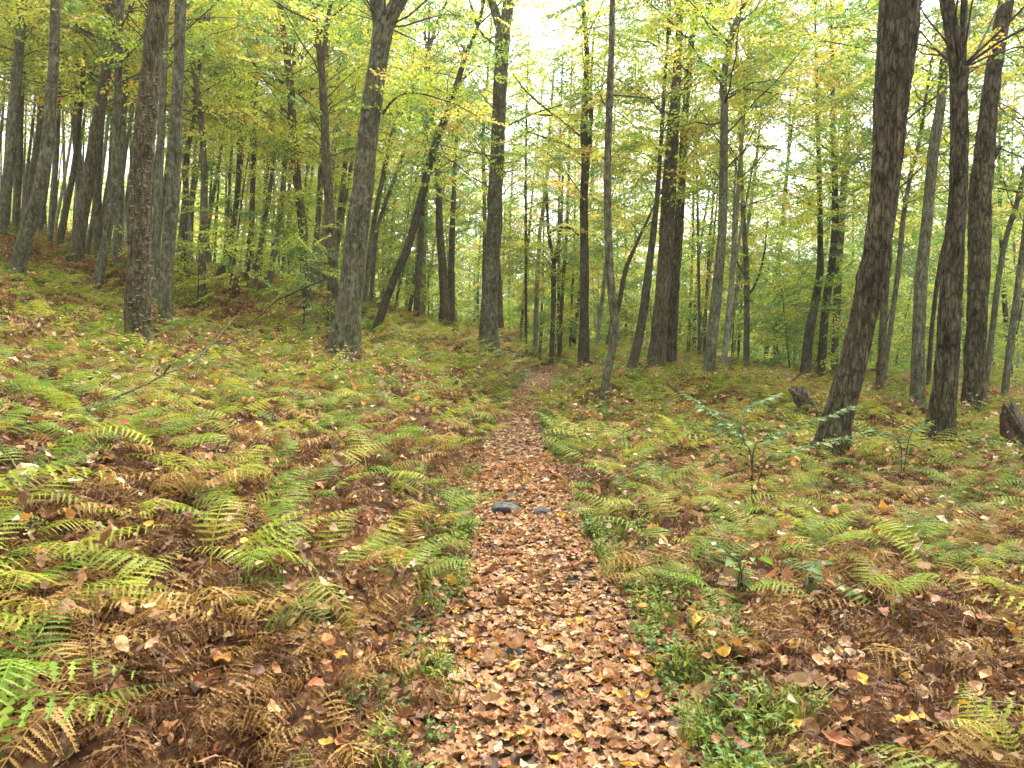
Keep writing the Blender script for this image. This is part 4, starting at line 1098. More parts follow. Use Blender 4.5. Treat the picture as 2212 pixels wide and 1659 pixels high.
m = far.modifiers.new('leaves', 'NODES'); m.node_group = FOLIAGE
tag(far, 'distant mass of yellow green woodland closing the view', 'woodland', kind='stuff')

# ------------------------------------------------------------------ ferns
FC = {'green': FERN_GREEN, 'lime': FERN_LIME, 'straw': FERN_STRAW, 'brown': FERN_BROWN}
FR = {}
for c, m in FC.items():
    sh = {'green': 0, 'lime': .05, 'straw': .35, 'brown': .8}[c]
    FR[c] = [frond_mesh('frond', m, .68, 15, 2, e, dr, 40 + i * 7 + len(c), sh, w)
             for i, (e, dr, w) in enumerate([(1.15, .3, .27), (1.3, .55, .25), (.95, .2, .29), (1.4, .9, .24), (.75, .1, .28)])]
CL = []
CIDX = {}
for c, m in FC.items():
    CIDX[c] = len(CL)
    sh = {'green': 0, 'lime': .05, 'straw': .4, 'brown': .8}[c]
    for i in range(3):
        e0, dr = ((.8, 1.4), (.1, .8)) if c != 'brown' else ((.7, 1.35), (.8, 1.5))
        CL.append(proto('clump', clump_mesh('clump', m, 9, .66, 1, 300 + i * 11 + len(c) * 5, sh, e0, dr, 10, .3)))
for c, m in FC.items():
    CIDX[c + '_far'] = len(CL)
    sh = {'green': 0, 'lime': .1, 'straw': .5, 'brown': .9}[c]
    for i in range(3): CL.append(proto('clump', clump_mesh('clump', m, 8, .66, 0, 700 + i * 11 + len(c) * 5, sh, (.75, 1.4), (.1, .9), 9, .3)))
CIDX['herb'] = len(CL)
for i in range(2): CL.append(proto('herb', herb_mesh('herb', HERB, 60 + i)))
CIDX['grass'] = len(CL)
for i in range(2): CL.append(proto('tuft', grass_mesh('tuft', GRASS, 80 + i)))
CIDX['small'] = len(CL)
for i in range(2): CL.append(proto('forb', herb_mesh('forb', GRASS, 90 + i, 7, .16, .06, .28)))
COVER = scatter_group('ground_cover', CL)

def fern_class(x, y, u):
    """green where it is moist by the path, browned in patches on the banks"""
    pd = abs(x - float(path_c(y))) - float(path_w(y))
    a = float(n2(x, y, 1.6, 41)[0]) + .5 * float(n2(x, y, .6, 42)[0])
    wl = 1.0 if x < path_c(y) else 0.0
    dry = a + .02 + (.55 * min(1, max(0, pd - 2) / 4) if wl else .05) - .6 * math.exp(-max(pd, 0) / .8)
    if y < 6: dry += .16
    g = (.42, .38, .12, .08) if dry < .05 else (.3, .36, .2, .14) if dry < .42 else (.13, .22, .4, .25)
    if y < 6.5 and dry >= .42: g = (.33, .33, .15, .19)
    if wl and pd > 4 and y > 9 and dry >= .3: g = (.07, .17, .5, .26)
    acc = 0
    for c, w in zip(('green', 'lime', 'straw', 'brown'), g):
        acc += w
        if u < acc: return c
    return 'brown'

spots = []
rnd = random.Random(5)
def lay(y0, y1, cell):
    y = y0
    while y < y1:
        half = .78 * y + 1.5
        x = -half
        while x < half:
            xx, yy = x + rnd.uniform(-.5, .5) * cell, y + rnd.uniform(-.5, .5) * cell
            x += cell
            if yy < 1.5: continue
            pd = abs(xx - float(path_c(yy))) - float(path_w(yy))
            if pd < .06 + .14 * rnd.random(): continue
            if not free_of(xx, yy, near_trees, .22): continue
            if not free_of(xx, yy, CLEAR, .3): continue
            spots.append((xx, yy))
        y += cell
near_trees = [(float(a), float(b)) for a, b in zip(_cx, _cyy)]
CLEAR = []
for px_, py_c, k_ in ((1840, 1441, 3), (1622, 1418, 2), (1808, 1381, 1), (1600, 1275, 1), (1750, 1270, 1), (1765, 1425, 1), (860, 1590, 1), (600, 1610, 2)):
    d_ = ray(px_, py_c); t_ = 1.0
    while t_ < 60 and CAMZ + d_[2] * t_ > h1(d_[0] * t_, d_[1] * t_): t_ += .04
    for q_ in range(k_): CLEAR.append((d_[0] * (t_ - .28 * q_), d_[1] * (t_ - .28 * q_)))
lay(1.6, 7.0, .38); lay(7.0, 16.0, .40); lay(16.0, 34.0, .55); lay(34.0, 60.0, .9)
spots = [(x, y) for x, y in spots if rnd.random() < .93]
sx = np.array([s[0] for s in spots]); sy = np.array([s[1] for s in spots]); sz = H(sx, sy)
spx, spy, sdep = proj(np.stack([sx, sy, sz + .2], 1))
inv = (spx > -160) & (spx < 2372) & (spy < 2250)
order = np.argsort(np.where(inv, sdep, 1e9))
chosen = set(order[:300].tolist())
FLAB = {'green': 'fresh green fern clump with arching fronds %s',
        'lime': 'yellow green fern clump with spreading fronds %s',
        'straw': 'straw coloured dying fern clump with limp fronds %s',
        'brown': 'brown withered fern clump with shrivelled fronds %s'}
MARKS = [((1840, 1440), 'near the mushrooms'), ((1600, 1275), 'by the beech seedling'), ((1750, 1270), 'by the oak seedling'), ((1095, 1100), 'level with the largest grey stone'),
         ((1106, 1415), 'level with the slate grey stone'), ((60, 945), 'by the rotting log'), ((300, 900), 'under the long fallen branch'), ((1625, 1035), 'around the blue green shrub'),
         ((860, 1590), 'near the three stemmed seedling'), ((567, 1626), 'near the grey stick'), ((1304, 868), 'near the slender wavy trunk'), ((2030, 955), 'near the forked furrowed trunk'),
         ((300, 1250), 'between the rotting log and grey stick'), ((2000, 1250), 'between oak seedling and split log')]
def ground_hit(px, py):
    d = ray(px, py); t = 1.0
    while t < 60 and CAMZ + d[2] * t > h1(d[0] * t, d[1] * t): t += .05
    return d[0] * t, d[1] * t
MARKS = [(ground_hit(*p), w) for p, w in MARKS]
def mark(x, y): return min(MARKS, key=lambda m: (m[0][0] - x) ** 2 + (m[0][1] - y) ** 2)[1]
cpos, crot, cscl, cpick = [], [], [], []
for i, (x, y) in enumerate(spots):
    c = fern_class(x, y, rnd.random())
    if i in chosen:
        up = x < float(path_c(y))
        where = mark(x, y)
        t = bpy.data.objects.new('fern', None); COL.objects.link(t); t.location = (x, y, float(sz[i]) - .01); t.empty_display_size = .1
        tag(t, FLAB[c] % where, 'fern', c + ' ferns ' + where)
        nf = rnd.randint(4, 7); a = rnd.uniform(0, 6.28)
        for k in range(nf):
            cc = c if rnd.random() < .8 else {'green': 'lime', 'lime': 'straw', 'straw': 'brown', 'brown': 'straw'}[c]
            link('frond', FR[cc][rnd.randint(0, 4)], t, (rnd.uniform(-.05, .05), rnd.uniform(-.05, .05), 0), (rnd.gauss(0, .15), rnd.gauss(0, .15), a + 2.4 * k + rnd.uniform(-.4, .4)), rnd.uniform(.55, 1.15) * (.8 if c == 'brown' else .92 if c == 'straw' else 1.0))
    else:
        cpos.append((x, y, sz[i] - .01)); crot.append((rnd.gauss(0, .12), rnd.gauss(0, .12), rnd.uniform(0, 6.28)))
        cscl.append(rnd.uniform(.75, 1.35) * (1.0 if y < 16 else 1.2 if y < 34 else 1.7)); cpick.append(CIDX[c if y < 9 else c + '_far'] + rnd.randint(0, 2))
o = link('fern_carpet', scatter_mesh('fern_carpet', cpos, crot, cscl, cpick))
m = o.modifiers.new('ferns', 'NODES'); m.node_group = COVER
tag(o, 'carpet of green, yellowing and brown ferns covering the forest floor', 'ferns', kind='stuff')

# matted dead fronds lying low between the ferns
dpos, drot, dscl, dpick = [], [], [], []
for i in range(1500):
    y = 2.0 + 14 * rnd.random() ** 1.6; x = rnd.uniform(-.75 * y - 1, .75 * y + 1)
    pd = abs(x - float(path_c(y))) - float(path_w(y))
    if pd < .12: continue
    dpos.append((x, y, 0)); drot.append((rnd.gauss(0, .2), rnd.gauss(0, .2), rnd.uniform(0, 6.28))); dscl.append(rnd.uniform(.4, .85)); dpick.append(CIDX['brown' if rnd.random() < .8 else 'straw'] + rnd.randint(0, 2))
dpos = np.array(dpos); dpos[:, 2] = H(dpos[:, 0], dpos[:, 1]) - .02
o = link('dead_fern_mat', scatter_mesh('dead_fern_mat', dpos, drot, dscl, dpick))
m = o.modifiers.new('ferns', 'NODES'); m.node_group = COVER
tag(o, 'low tangle of dead brown fern fronds between the living ferns', 'dead ferns', kind='stuff')

# grass and small herbs along both edges of the path, and a few tufts in its tread
gpos, grot, gscl, gpick = [], [], [], []
for i in range(2300):
    y = 2.2 + 24 * rnd.random() ** 1.5; s = rnd.choice((-1, 1)); w = float(path_w(y))
    off = w - .06 + abs(rnd.gauss(0, .2))
    dens = .42 + .8 * float(n2(y, s * 7.0, 1.3, 51)[0])
    if rnd.random() > dens: continue
    gpos.append((float(path_c(y)) + s * off, y, 0)); grot.append((rnd.gauss(0, .15), rnd.gauss(0, .15), rnd.uniform(0, 6.28)))
    gscl.append(rnd.uniform(.5, 1.1)); gpick.append(rnd.choice([CIDX['herb'], CIDX['herb'] + 1, CIDX['grass'], CIDX['grass'] + 1, CIDX['small'], CIDX['small'] + 1]))
for i in range(90):
    y = 2.3 + 14 * rnd.random() ** 1.3; u_ = rnd.gauss(-.15, .3); 
    gpos.append((float(path_c(y)) + u_ * float(path_w(y)), y, 0)); grot.append((0, 0, rnd.uniform(0, 6.28))); gscl.append(rnd.uniform(.15, .35)); gpick.append(CIDX['grass'] + rnd.randint(0, 1))
gpos = np.array(gpos); gpos[:, 2] = H(gpos[:, 0], gpos[:, 1])
o = link('grass', scatter_mesh('grass', gpos, grot, gscl, gpick))
m = o.modifiers.new('tufts', 'NODES'); m.node_group = COVER
tag(o, 'fringe of green grass and small herbs along the edges of the path', 'grass', kind='stuff')

# ------------------------------------------------------------------ stones in the path
import bmesh
def ground_at(px, py):
    """where the ray through a photograph pixel meets the ground"""
    d = ray(px, py); t = 1.0
    o = np.array([0, 0, CAMZ])
    while t < 60:
        p = o + d * t
        if p[2] < h1(p[0], p[1]): break
        t += .03
    return o + d * t
STONES = []
def stone(px, py, wpx, hpx, label, seed):
    p = ground_at(px, py + hpx / 2); d = p[1]
    w = wpx / F * d / 2; h = max(hpx / F * d * .8, w * .45)
    STONES.append((p[0], p[1] + w * .5, w))
    bm = bmesh.new(); bmesh.ops.create_icosphere(bm, subdivisions=3, radius=1.0)
    V = np.array([v.co[:] for v in bm.verts])
    V2 = V * (1 + .45 * vnoise(V * 1.3 + seed * 5, 61) + .15 * vnoise(V * 2.7 + seed, 62))[:, None]
    V2[:, 2] = np.minimum(V2[:, 2], .6 + .25 * vnoise(V * 1.7 + seed * 3, 63))
    for v, c in zip(bm.verts, V2): v.co = (c[0] * w, c[1] * w * .85, c[2] * h)
    me = bpy.data.meshes.new('stone'); bm.to_mesh(me); bm.free(); me.materials.append(STONE)
    for f in me.polygons: f.use_smooth = True
    tag(link('stone', me, None, (p[0], p[1] + w * .5, p[2] + h * .12), (0, 0, seed * 1.3)), label, 'stone', 'stones in the path')
stone(1093, 1094, 74, 34, 'largest smooth grey stone bedded in the path', 1)
stone(1168, 1102, 40, 26, 'mossy stone next to the largest grey stone in the path', 2)
stone(1098, 980, 30, 14, 'far greenish stone in the middle of the path', 3)
stone(1039, 1003, 21, 13, 'small stone at the bank side edge of the path by a herb tuft', 4)
stone(1106, 1409, 40, 27, 'flat slate grey stone alone among the leaves of the path', 5)
stone(1236, 1260, 30, 18, 'dark rounded stone near the level side of the path', 6)
stone(1231, 1220, 34, 18, 'pointed grey stone just beyond a dark rounded one', 7)
stone(1075, 1156, 18, 14, 'little dark stone nearer than the largest grey stone', 8)
stone(1292, 1504, 24, 17, 'small brown grey pebble half buried in leaves', 9)
stone(1084, 1331, 27, 16, 'flat dark stone with a grass tuft beyond the slate grey stone', 10)

# ------------------------------------------------------------------ fallen leaves
lr = random.Random(21)
LV = []
for i in range(14):
    if i < 10: LV.append(leaf_shape(1.0, lr.uniform(.42, .8), 6, lr.uniform(-.35, .6), lr.uniform(-.9, .9), lr.uniform(.2, .9), 0, lr))
    else: LV.append(maple_shape(1.1, lr.uniform(.25, .6), lr))
LVF = []
for i in range(6): LVF.append(leaf_shape(1.0, lr.uniform(.5, .8), 3, lr.uniform(-.3, .5), lr.uniform(-.7, .7), lr.uniform(.2, .6), 0, lr))
NEAR_V = len(LV)
LEAFC = {  # colour: weight on the path, weight among ferns
 'tan': ((.40, .215, .09), .44, .24), 'pinkish': ((.45, .275, .14), .24, .14), 'russet': ((.29, .125, .045), .14, .24), 'brown': ((.18, .09, .042), .1, .14),
 'yellow': ((.56, .33, .05), .055, .1), 'cream': ((.58, .43, .24), .05, .12), 'orange': ((.46, .22, .05), .025, .04)}
cn = list(LEAFC)
def rot_batch(rx, ry, rz):
    cx, sx_, cy_, sy_, cz, sz_ = np.cos(rx), np.sin(rx), np.cos(ry), np.sin(ry), np.cos(rz), np.sin(rz)
    R = np.empty((len(rx), 3, 3))
    R[:, 0, 0] = cz * cy_; R[:, 0, 1] = cz * sy_ * sx_ - sz_ * cx; R[:, 0, 2] = cz * sy_ * cx + sz_ * sx_
    R[:, 1, 0] = sz_ * cy_; R[:, 1, 1] = sz_ * sy_ * sx_ + cz * cx; R[:, 1, 2] = sz_ * sy_ * cx - cz * sx_
    R[:, 2, 0] = -sy_; R[:, 2, 1] = cy_ * sx_; R[:, 2, 2] = cy_ * cx
    return R
lx, ly, lz, ltilt, lcol, lsz = [], [], [], [], [], []
def scatter_leaves(n, y0, y1, power, onpath, lift, size, mix=None):
    y = y0 + (y1 - y0) * rng.random(n) ** power
    if onpath: x = path_c(y) + rng.uniform(-1.12, 1.12, n) * (path_w(y) + .05)
    else:
        half = .75 * y + 1.0
        x = rng.uniform(-1, 1, n) * half
        k = np.abs(x - path_c(y)) > path_w(y)
        x, y = x[k], y[k]; n = len(x)
    if onpath:
        k = n2(x, y, .22, 91) + .5 * n2(x, y, .09, 92) < .42 + .5 * rng.random(n)       # trodden gaps of bare damp soil
        x, y = x[k], y[k]; n = len(x)
    z = H(x, y)
    z = z + (rng.uniform(.012, .035, n) if onpath else np.where(rng.random(n) < lift, rng.uniform(.1, .45, n), rng.uniform(.01, .06, n)))
    w = np.array([LEAFC[c][1 if onpath else 2] for c in cn])
    if mix: w = np.array([mix.get(c, 0.0) for c in cn])
    w /= w.sum()
    lx.append(x); ly.append(y); lz.append(z); ltilt.append(np.full(n, .18 if onpath else .45)); lcol.append(rng.choice(len(cn), n, p=w)); lsz.append(size * np.exp(rng.normal(0, .32, n)))
scatter_leaves(14000, 2.0, 9.0, 1.15, True, 0, .05)
scatter_leaves(12000, 8.5, 30.0, 1.1, True, 0, .056)
scatter_leaves(11000, 2.0, 8.0, 1.0, False, .2, .047)
scatter_leaves(14000, 2.0, 8.5, .9, False, 0.0, .058, {'brown': .38, 'russet': .34, 'tan': .2, 'pinkish': .08})
scatter_leaves(19000, 7.5, 18.0, 1.0, False, .5, .055)
scatter_leaves(15000, 17.0, 36.0, 1.0, False, .6, .07)
lx, ly, lz, ltilt, lcol, lsz = map(np.concatenate, (lx, ly, lz, ltilt, lcol, lsz))
ok_ = np.ones(len(lx), bool)
for a_, b_, w_ in STONES: ok_ &= ((lx - a_) ** 2 + (ly - b_) ** 2 > (w_ * 1.0 + .02) ** 2) | (rng.random(len(lx)) < .04)
lx, ly, lz, ltilt, lcol, lsz = (q[ok_] for q in (lx, ly, lz, ltilt, lcol, lsz))
rx, ry, rz = rng.normal(0, 1, len(lx)) * ltilt, rng.normal(0, 1, len(lx)) * ltilt, rng.uniform(0, 6.28, len(lx))
var = rng.integers(0, len(LV), len(lx)); var = np.where((var >= 10) & (rng.random(len(lx)) < .6), rng.integers(0, 10, len(lx)), var)
var = np.where(ly > 9.0, NEAR_V + rng.integers(0, 6, len(lx)), var)
tone = rng.uniform(.7, 1.25, len(lx))
ppx, ppy, pdep = proj(np.stack([lx, ly, lz], 1))
vis = (ppx > 5) & (ppx < 2205) & (ppy < 1650) & (np.abs(lx - path_c(ly)) < path_w(ly) * 1.15)
big = np.where(vis, lsz / pdep, 0)
single = np.argsort(-big)[:300]
is_single = np.zeros(len(lx), bool); is_single[single] = True
LM = {}
for c in cn:
    col = np.array(LEAFC[c][0])
    LM[c] = leaf_mat('fallen_' + c, [(0.0, tuple(col * .7)), (0.5, tuple(col)), (1.0, tuple(np.minimum(col * 1.25, .8)))], .2, .6, .3, .5, (5.0, tuple(col * .35), .62))
LMESH = []
for v, f in LV: LMESH.append(mesh_np('fallen_leaf', v, [f], [LM['tan']], attrs={'tint': ('FLOAT', np.full(len(v), .5))}))
WORD = {'tan': 'tan', 'pinkish': 'pale pinkish brown', 'russet': 'dark russet', 'brown': 'dark brown', 'yellow': 'bright yellow', 'cream': 'pale cream', 'orange': 'orange'}
for i in single:
    c = cn[lcol[i]]
    o = link('fallen_leaf', LMESH[var[i]], None, (lx[i], ly[i], lz[i]), (rx[i], ry[i], rz[i]), float(lsz[i]))
    o.material_slots[0].link = 'OBJECT'; o.material_slots[0].material = LM[c]
    shape = 'lobed' if var[i] >= 10 else 'oval'
    wh = 'nearer the rising bank edge' if lx[i] < path_c(ly[i]) - .15 else 'nearer the level side edge' if lx[i] > path_c(ly[i]) + .15 else 'along the middle'
    tag(o, '%s %s fallen leaf on the path, %s' % (WORD[c], shape, wh), 'leaf', '%s %s leaves on the path %s' % (WORD[c], shape, wh))
rest = np.where(~is_single)[0]
Vs, Fs, Cs, n = [], [], [], 0
cols = np.array([LEAFC[c][0] for c in cn])
for k, (v, f) in enumerate(LV + LVF):
    idx = rest[var[rest] == k]
    if not len(idx): continue
    R = rot_batch(rx[idx], ry[idx], rz[idx])
    vv = np.einsum('nij,kj->nki', R, v) * lsz[idx][:, None, None] + np.stack([lx[idx], ly[idx], lz[idx]], 1)[:, None, :]
    cc = cols[lcol[idx]] * tone[idx][:, None] * rng.uniform(.88, 1.12, (len(idx), 3))
    Vs.append(vv.reshape(-1, 3)); Fs.append((f[None] + (n + np.arange(len(idx)) * len(v))[:, None, None]).reshape(-1, 3)); n += len(idx) * len(v)
    Cs.append(np.repeat(np.concatenate([cc, np.ones((len(idx), 1))], 1), len(v), 0))
o = link('leaf_litter', mesh_np('leaf_litter', np.concatenate(Vs), [np.concatenate(Fs)], [LITTER], attrs={'col': ('FLOAT_COLOR', np.concatenate(Cs))}))
tag(o, 'autumn leaf litter of tan, russet and yellow leaves over path and floor', 'leaf litter', kind='stuff')

# ------------------------------------------------------------------ fallen wood
def stick(name, pts, d0, d1, label, cat, mat, seg=8, twigs=()):
    P = np.array([at(x, y, d0 + (d1 - d0) * i / (len(pts) - 1)) for i, (x, y, w) in enumerate(pts)])
    R = np.array([w / F * (d0 + (d1 - d0) * i / (len(pts) - 1)) / 2 for i, (x, y, w) in enumerate(pts)])
    o0 = P[0].copy()
    Pd, Rd = resample(P - o0, R, .06)
    Pd = Pd + .008 * np.stack([vnoise(Pd * 6, 71), vnoise(Pd * 6 + 5, 72), vnoise(Pd * 6 + 9, 73)], 1)
    v, q, D, a = tube(Pd, Rd, seg)
    v = v + D * (np.repeat(Rd, seg) * .2 * vnoise(v * 30, 74))[:, None]
    n = len(Pd)
    me = mesh_np(name, v, [q, np.arange(seg)[None, ::-1], np.arange((n - 1) * seg, n * seg)[None, :]], [mat], smooth=True)
    if not twigs:
        return tag(link(name, me, None, o0), label, cat)
    t = bpy.data.objects.new(name, None); COL.objects.link(t); t.location = o0; tag(t, label, cat)
    link('stem', me, t)
    for tp, ta, tb in twigs:
        TP = np.array([at(x, y, ta + (tb - ta) * i / (len(tp) - 1)) for i, (x, y, w) in enumerate(tp)]) - o0
        TR = np.array([w / F * ta / 2 for x, y, w in tp])
        Pd, Rd = resample(TP, TR, .06); v, q, _, _ = tube(Pd, Rd, 6)
        link('twig', mesh_np('twig', v, [q], [mat], smooth=True), t)
    return t
stick('fallen_branch', [(190,886,5),(197,881,5),(280,846,5),(350,811,5),(400,789,4),(443,759,4),(467,733,3),(493,703,3),(518,678,2)], 4.2, 7.2,
      'long dark fallen branch slanting over the ferns of the rising bank', 'branch', BARK['dark'], 8,
      [([(352,810,4),(360,799,4),(367,790,4)], 5.35, 5.3), ([(463,740,3),(493,741,3),(533,726,2),(563,709,2)], 6.45, 7.8)])
stick('fallen_branch', [(540,700,2),(567,676,3),(600,647,5),(633,633,5),(687,609,4),(720,598,3)], 13.5, 14.5, 'thin bent branch arching above the ferns below the S curved tree', 'branch', BARK['dark'], 7)
stick('fallen_log', [(-40,950,22),(13,930,20),(80,912,18),(157,893,15)], 4.6, 5.0, 'half buried dark rotting log under ferns of the rising bank', 'log', BARK['dark'], 14)
stick('fallen_stick', [(567,1626,5),(620,1600,5),(663,1577,5),(737,1540,4)], 2.75, 3.1, 'straight grey stick poking out of leaves near the path', 'stick', BARK['grey'], 7)
stick('fallen_stick', [(1700,832,3),(1725,812,4),(1762,785,4)], 15.5, 15.8, 'dark stick leaning up behind the weathered stump', 'stick', BARK['dark'], 7)
stick('fallen_branch', [(1545,790,4),(1560,782,4),(1580,771,5)], 15.5, 15.7, 'pale broken branch end sticking out beside the curving trunk', 'branch', WEATHERED, 7)

def broken_wood(name, base_px, top_px, wpx, d, label, cat, mat, seed, lean_y=0.0, spl=.35, seg=18):
    """a stub of split wood with a jagged top"""
    a, b = at(base_px[0], base_px[1], d), at(top_px[0], top_px[1], d + lean_y)
    gz = h1(a[0], a[1]); o0 = np.array([a[0], a[1], gz])
    ln = np.linalg.norm(b - a); r = wpx / F * d / 2
    foot = a - (b - a) / ln * .25
    P = np.linspace(foot, b, 12) - o0; R = np.linspace(r * 1.15, r * .9, 12)
    v, q, D, ang = tube(P, R, seg)
    ring = np.repeat(np.arange(12), seg); an = np.tile(ang, 12)
    v = v + D * (r * .22 * vnoise(np.stack([np.cos(an) * 2.2, np.sin(an) * 2.2, ring * .15 + seed], 1), 81))[:, None]
    jag = spl * ln * vnoise(np.stack([np.cos(an) * 2.5, np.sin(an) * 2.5, an * 0 + seed * 3], 1), 82)
    v = v + ((b - a) / ln)[None, :] * (jag * (ring / 11.0) ** 2)[:, None]
    c = len(v); v = np.vstack([v, [v[-seg:].mean(0) - (b - a) / ln * r * .8]])
    cap = np.array([(11 * seg + j, 11 * seg + (j + 1) % seg, c) for j in range(seg)])
    tag(link(name, mesh_np(name, v, [q, cap], [mat], smooth=False), None, o0), label, cat)
broken_wood('stump', (1742, 872), (1722, 840), 34, 12.5, 'short weathered leaning stump between the curving and the elbowed tree', 'stump', WEATHERED, 1, -.1)
broken_wood('stump', (510, 640), (509, 606), 15, 19.0, 'small reddish rotten stump among the hillside poles', 'stump', ROT, 2)
broken_wood('dead_stub', (690, 830), (694, 786), 14, 10.4, 'thin dead stub beside the foot of the lichen spotted leaning tree', 'stump', BARK['dark'], 3)
broken_wood('broken_log', (2225, 950), (2176, 878), 30, 9.5, 'grey split log leaning out of the ferns by the furrowed trunks', 'log', WEATHERED, 4, -.2)
broken_wood('broken_log', (2178, 945), (2172, 890), 26, 9.9, 'dark rotten log end against the grey split log', 'log', ROT, 5, .1)

# ------------------------------------------------------------------ mushrooms
def mushroom(px, py, wpx, label, seed, funnel=True):
    p = ground_at(px, py + wpx * .7); d = p[1]; w = wpx / F * d / 2; hh = w * 1.6
    t = bpy.data.objects.new('mushroom', None); COL.objects.link(t); t.location = p; t.empty_display_size = .05; tag(t, label, 'mushroom', 'mushrooms among the ferns')
    prof = [(0, hh * .72), (w * .35, hh * .8), (w * .8, hh * 1.0), (w, hh * 1.04), (w * .97, hh * .97), (w * .5, hh * .74), (w * .22, hh * .5)] if funnel else [(0, hh * 1.15), (w * .5, hh * 1.1), (w * .9, hh * .95), (w, hh * .85), (w * .8, hh * .82), (w * .2, hh * .85)]
    seg = 20; V, Q = [], []
    for r, z in prof:
        for j in range(seg):
            a = j / seg * 6.283; k = 1 + .07 * math.sin(3 * a + seed) + .04 * math.sin(7 * a)
            V.append((r * k * math.cos(a), r * k * math.sin(a), z + .05 * w * math.sin(2 * a + seed)))
    for i in range(len(prof) - 1):
        for j in range(seg): Q.append((i * seg + j, i * seg + (j + 1) % seg, (i + 1) * seg + (j + 1) % seg, (i + 1) * seg + j))
    link('cap', mesh_np('cap', np.array(V), [np.array(Q)], [CAP], smooth=True), t, None, (.15, .1 * seed, 0))
    v, q, _, _ = tube(np.array([[0, 0, -.03], [.003, 0, hh * .35], [0, 0, hh * .75]]), [w * .26, w * .22, w * .26], 12)
    link('stalk', mesh_np('stalk', v, [q], [CAP], smooth=True), t)
mushroom(1840, 1412, 42, 'funnel shaped tan mushroom standing under a fern frond', 1)
mushroom(1622, 1398, 28, 'upturned pale mushroom cap nearest the path among leaves', 2)
mushroom(1808, 1364, 24, 'small flat mushroom behind the funnel shaped one', 3, False)

# ------------------------------------------------------------------ seedlings and the low blue green shrub
def leafy(name, base_px, d, stems, label, cat, mats, leaf, seed, per=5, shape=.6, group=None):
    """a low woody plant: stem meshes and single leaves, all parts of one thing"""
    rnd = random.Random(seed)
    g = at(base_px[0], base_px[1], d); gz = h1(g[0], g[1]); o0 = np.array([g[0], g[1], gz])
    t = bpy.data.objects.new(name, None); COL.objects.link(t); t.location = o0; t.empty_display_size = .1; tag(t, label, cat, group)
    meshes = []
    for k in range(4):
        v, f = leaf_shape(1.0, shape * rnd.uniform(.85, 1.15), 5, rnd.uniform(.1, .3), rnd.uniform(-.35, -.1), .1, 0, rnd)
        meshes.append(mesh_np('leaf', v, [f], [mats[k % len(mats)]], attrs={'tint': ('FLOAT', np.full(len(v), rnd.uniform(.3, .8)))}, smooth=True))
    for st in stems:
        P = np.array([at(x, y, d + dd) for x, y, dd in st]); 
        if st[0][0] == base_px[0] and st[0][1] == base_px[1]: P[0] = o0 + np.array([rnd.uniform(-.03, .03), 0, -.03])
        R = np.linspace(.007, .002, len(P)) * (d / 7) ** .3
        Pd, Rd = resample(P - o0, R, .05); v, q, _, _ = tube(Pd, Rd, 6)
        link('stem', mesh_np('stem', v, [q], [BARK['dark']], smooth=True), t)
        n = len(Pd); m = int(per * np.linalg.norm(np.diff(Pd, axis=0), axis=1).sum() / .3)
        for k in range(m):
            u = .35 + .65 * (k + rnd.random()) / max(m, 1); i = min(int(u * (n - 1)), n - 2)
            tng = Pd[i + 1] - Pd[i]; az = math.atan2(tng[1], tng[0]) + (1 if k % 2 else -1) * rnd.uniform(.5, 1.3)
            link('leaf', meshes[rnd.randint(0, 3)], t, Pd[i] + np.array([0, 0, .005]), (rnd.gauss(0, .3), rnd.uniform(-.15, .35), az), leaf * rnd.uniform(.6, 1.15))
    return t
leafy('shrub', (1625, 1035), 6.2, [[(1625,1035,0),(1622,985,0),(1610,960,0),(1580,925,.3),(1535,895,.7),(1500,865,1.1),(1470,845,1.4)],
                                  [(1625,1035,0),(1628,975,0),(1655,950,.1),(1700,930,.3),(1770,905,.5),(1850,880,.9)],
                                  [(1625,1035,0),(1650,1005,-.1),(1690,980,0),(1760,962,.1),(1830,945,.3),(1890,930,.5)],
                                  [(1610,960,0),(1600,915,.2),(1620,880,.6),(1690,850,1.2)],
                                  [(1580,905,.3),(1540,890,.6),(1500,880,.8)]],
      'sprawling low shrub with blue green leaves before the elbowed tree', 'shrub', [LEAF_BLUE, HERB], .08, 4, 12, .62)
leafy('shrub', (1950, 985), 7.5, [[(1950,985,0),(1945,960,0),(1900,935,.2),(1850,925,.3)], [(1950,985,0),(1965,945,.1),(1985,925,.3),(2010,915,.5)]],
      'small blue green bush at the foot of the forked furrowed trunk', 'shrub', [LEAF_BLUE], .09, 5, 6, .6)
leafy('seedling', (1600, 1275), 4.0, [[(1600,1275,0),(1602,1235,0),(1580,1200,0),(1560,1190,.1)], [(1600,1275,0),(1602,1235,0),(1625,1205,0),(1650,1212,-.1)], [(1600,1275,0),(1600,1215,.05),(1598,1190,.1)]],
      'beech seedling with bright ribbed green leaves beside the path', 'seedling', [FERN_GREEN, HERB], .1, 6, 5, .55)
leafy('seedling', (1750, 1270), 4.0, [[(1750,1270,0),(1748,1240,0),(1735,1225,-.05)], [(1750,1270,0),(1755,1235,0),(1768,1218,.05)]],
      'oak seedling with a few blue green leaves in brown ferns', 'seedling', [LEAF_BLUE], .11, 7, 6, .62)
leafy('seedling', (1765, 1425), 3.3, [[(1765,1425,0),(1762,1405,0),(1750,1398,0)], [(1765,1425,0),(1768,1400,0),(1778,1394,0)]],
      'tiny green seedling next to the mushrooms', 'seedling', [LEAF_BLUE, HERB], .055, 8, 7, .62)
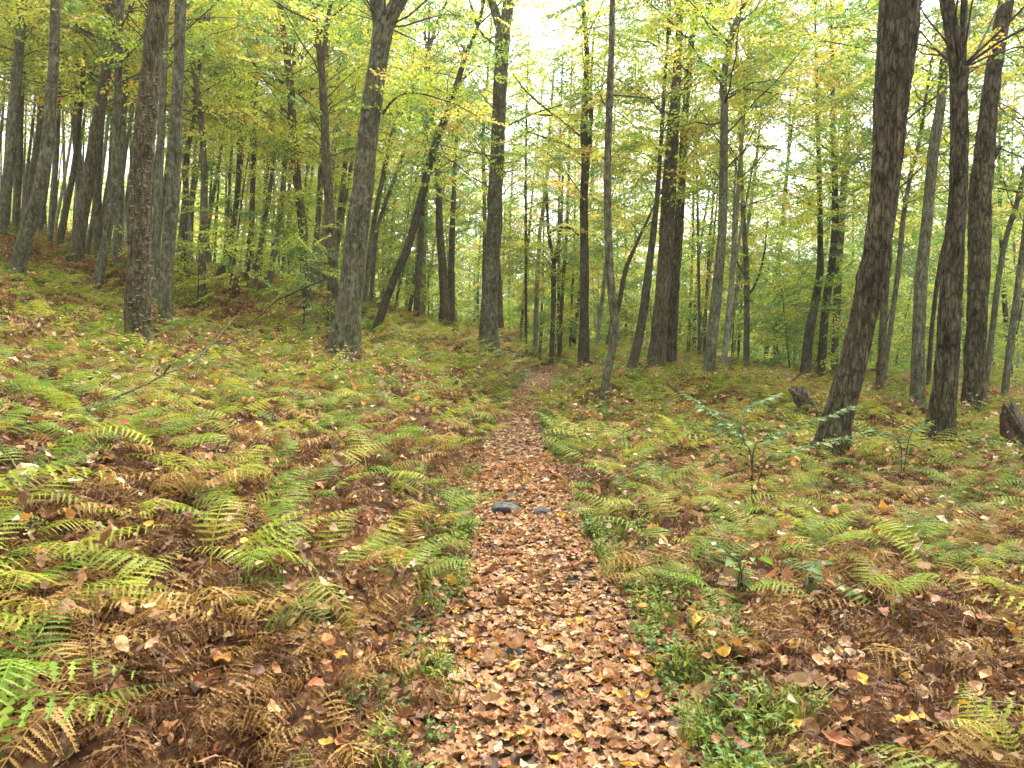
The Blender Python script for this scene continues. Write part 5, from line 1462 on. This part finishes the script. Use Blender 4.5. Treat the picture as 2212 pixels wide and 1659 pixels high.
leafy('seedling', (860, 1590), 2.9, [[(860,1590,0),(865,1560,0),(880,1545,0)], [(860,1590,0),(868,1575,0),(890,1572,.05)], [(860,1590,0),(850,1560,0)]],
      'dark green three stemmed seedling at the bank edge of the path', 'seedling', [HERB], .08, 9, 6, .38)

def low_sapling(px, py, d, hgt, label, seed, cls, Lb, nb, sc_=.8):
    rnd = random.Random(seed); g = at(px, py, d); gz = h1(g[0], g[1]); origin = np.array([g[0], g[1], gz])
    t = bpy.data.objects.new('sapling', None); COL.objects.link(t); t.location = origin; tag(t, label, 'sapling')
    P = np.array([[.05 * z, 0, z] for z in np.linspace(-.15, hgt, 6)]); v, q, _, _ = tube(P, np.linspace(.02, .005, 6), 6)
    link('stem', mesh_np('stem', v, [q], [BARK['dark']], smooth=True), t)
    def ax(z): return np.array([origin[0] + .05 * (z - gz), origin[1], z])
    add_crown(t, origin, [grow_crown(rnd, ax, gz + hgt * .25, gz + hgt, nb, Lb, cls, sc_, gaps=False, twig_r=.008)])
low_sapling(655, 690, 17.0, 2.0, 'small open sapling with pale green leaves beside the S curved trunk', 1, (.6, .4, 0, 0), 1.0, 9, .7)
low_sapling(425, 640, 16.5, 1.5, 'low sapling with flat green tiers at the sinuous trunk', 2, (.3, .7, 0, 0), 1.1, 6, .7)

# ------------------------------------------------------------------ thin haze volume added to lift the darkness of the far wood
def haze_box(x0, x1, y0, y1, z0, z1, dens):
    V = np.array([(x, y, z) for z in (z0, z1) for y in (y0, y1) for x in (x0, x1)])
    Q = np.array([(0, 2, 3, 1), (4, 5, 7, 6), (0, 1, 5, 4), (2, 6, 7, 3), (0, 4, 6, 2), (1, 3, 7, 5)])
    m, N, L = new_mat('haze_air')
    out = N.new('ShaderNodeOutputMaterial'); v = N.new('ShaderNodeVolumePrincipled')
    v.inputs['Color'].default_value = (0.93, 0.95, 0.9, 1.0); v.inputs['Density'].default_value = dens; v.inputs['Anisotropy'].default_value = 0.3
    L.new(v.outputs[0], out.inputs['Volume'])
    o = link('haze', mesh_np('haze', V, [Q], [m]))
    tag(o, 'thin added haze paling the distant wood', 'haze', kind='stuff')
haze_box(-650, 650, -70, 960, float(Z.min()) - 1.0, 34.0, 0.0007)
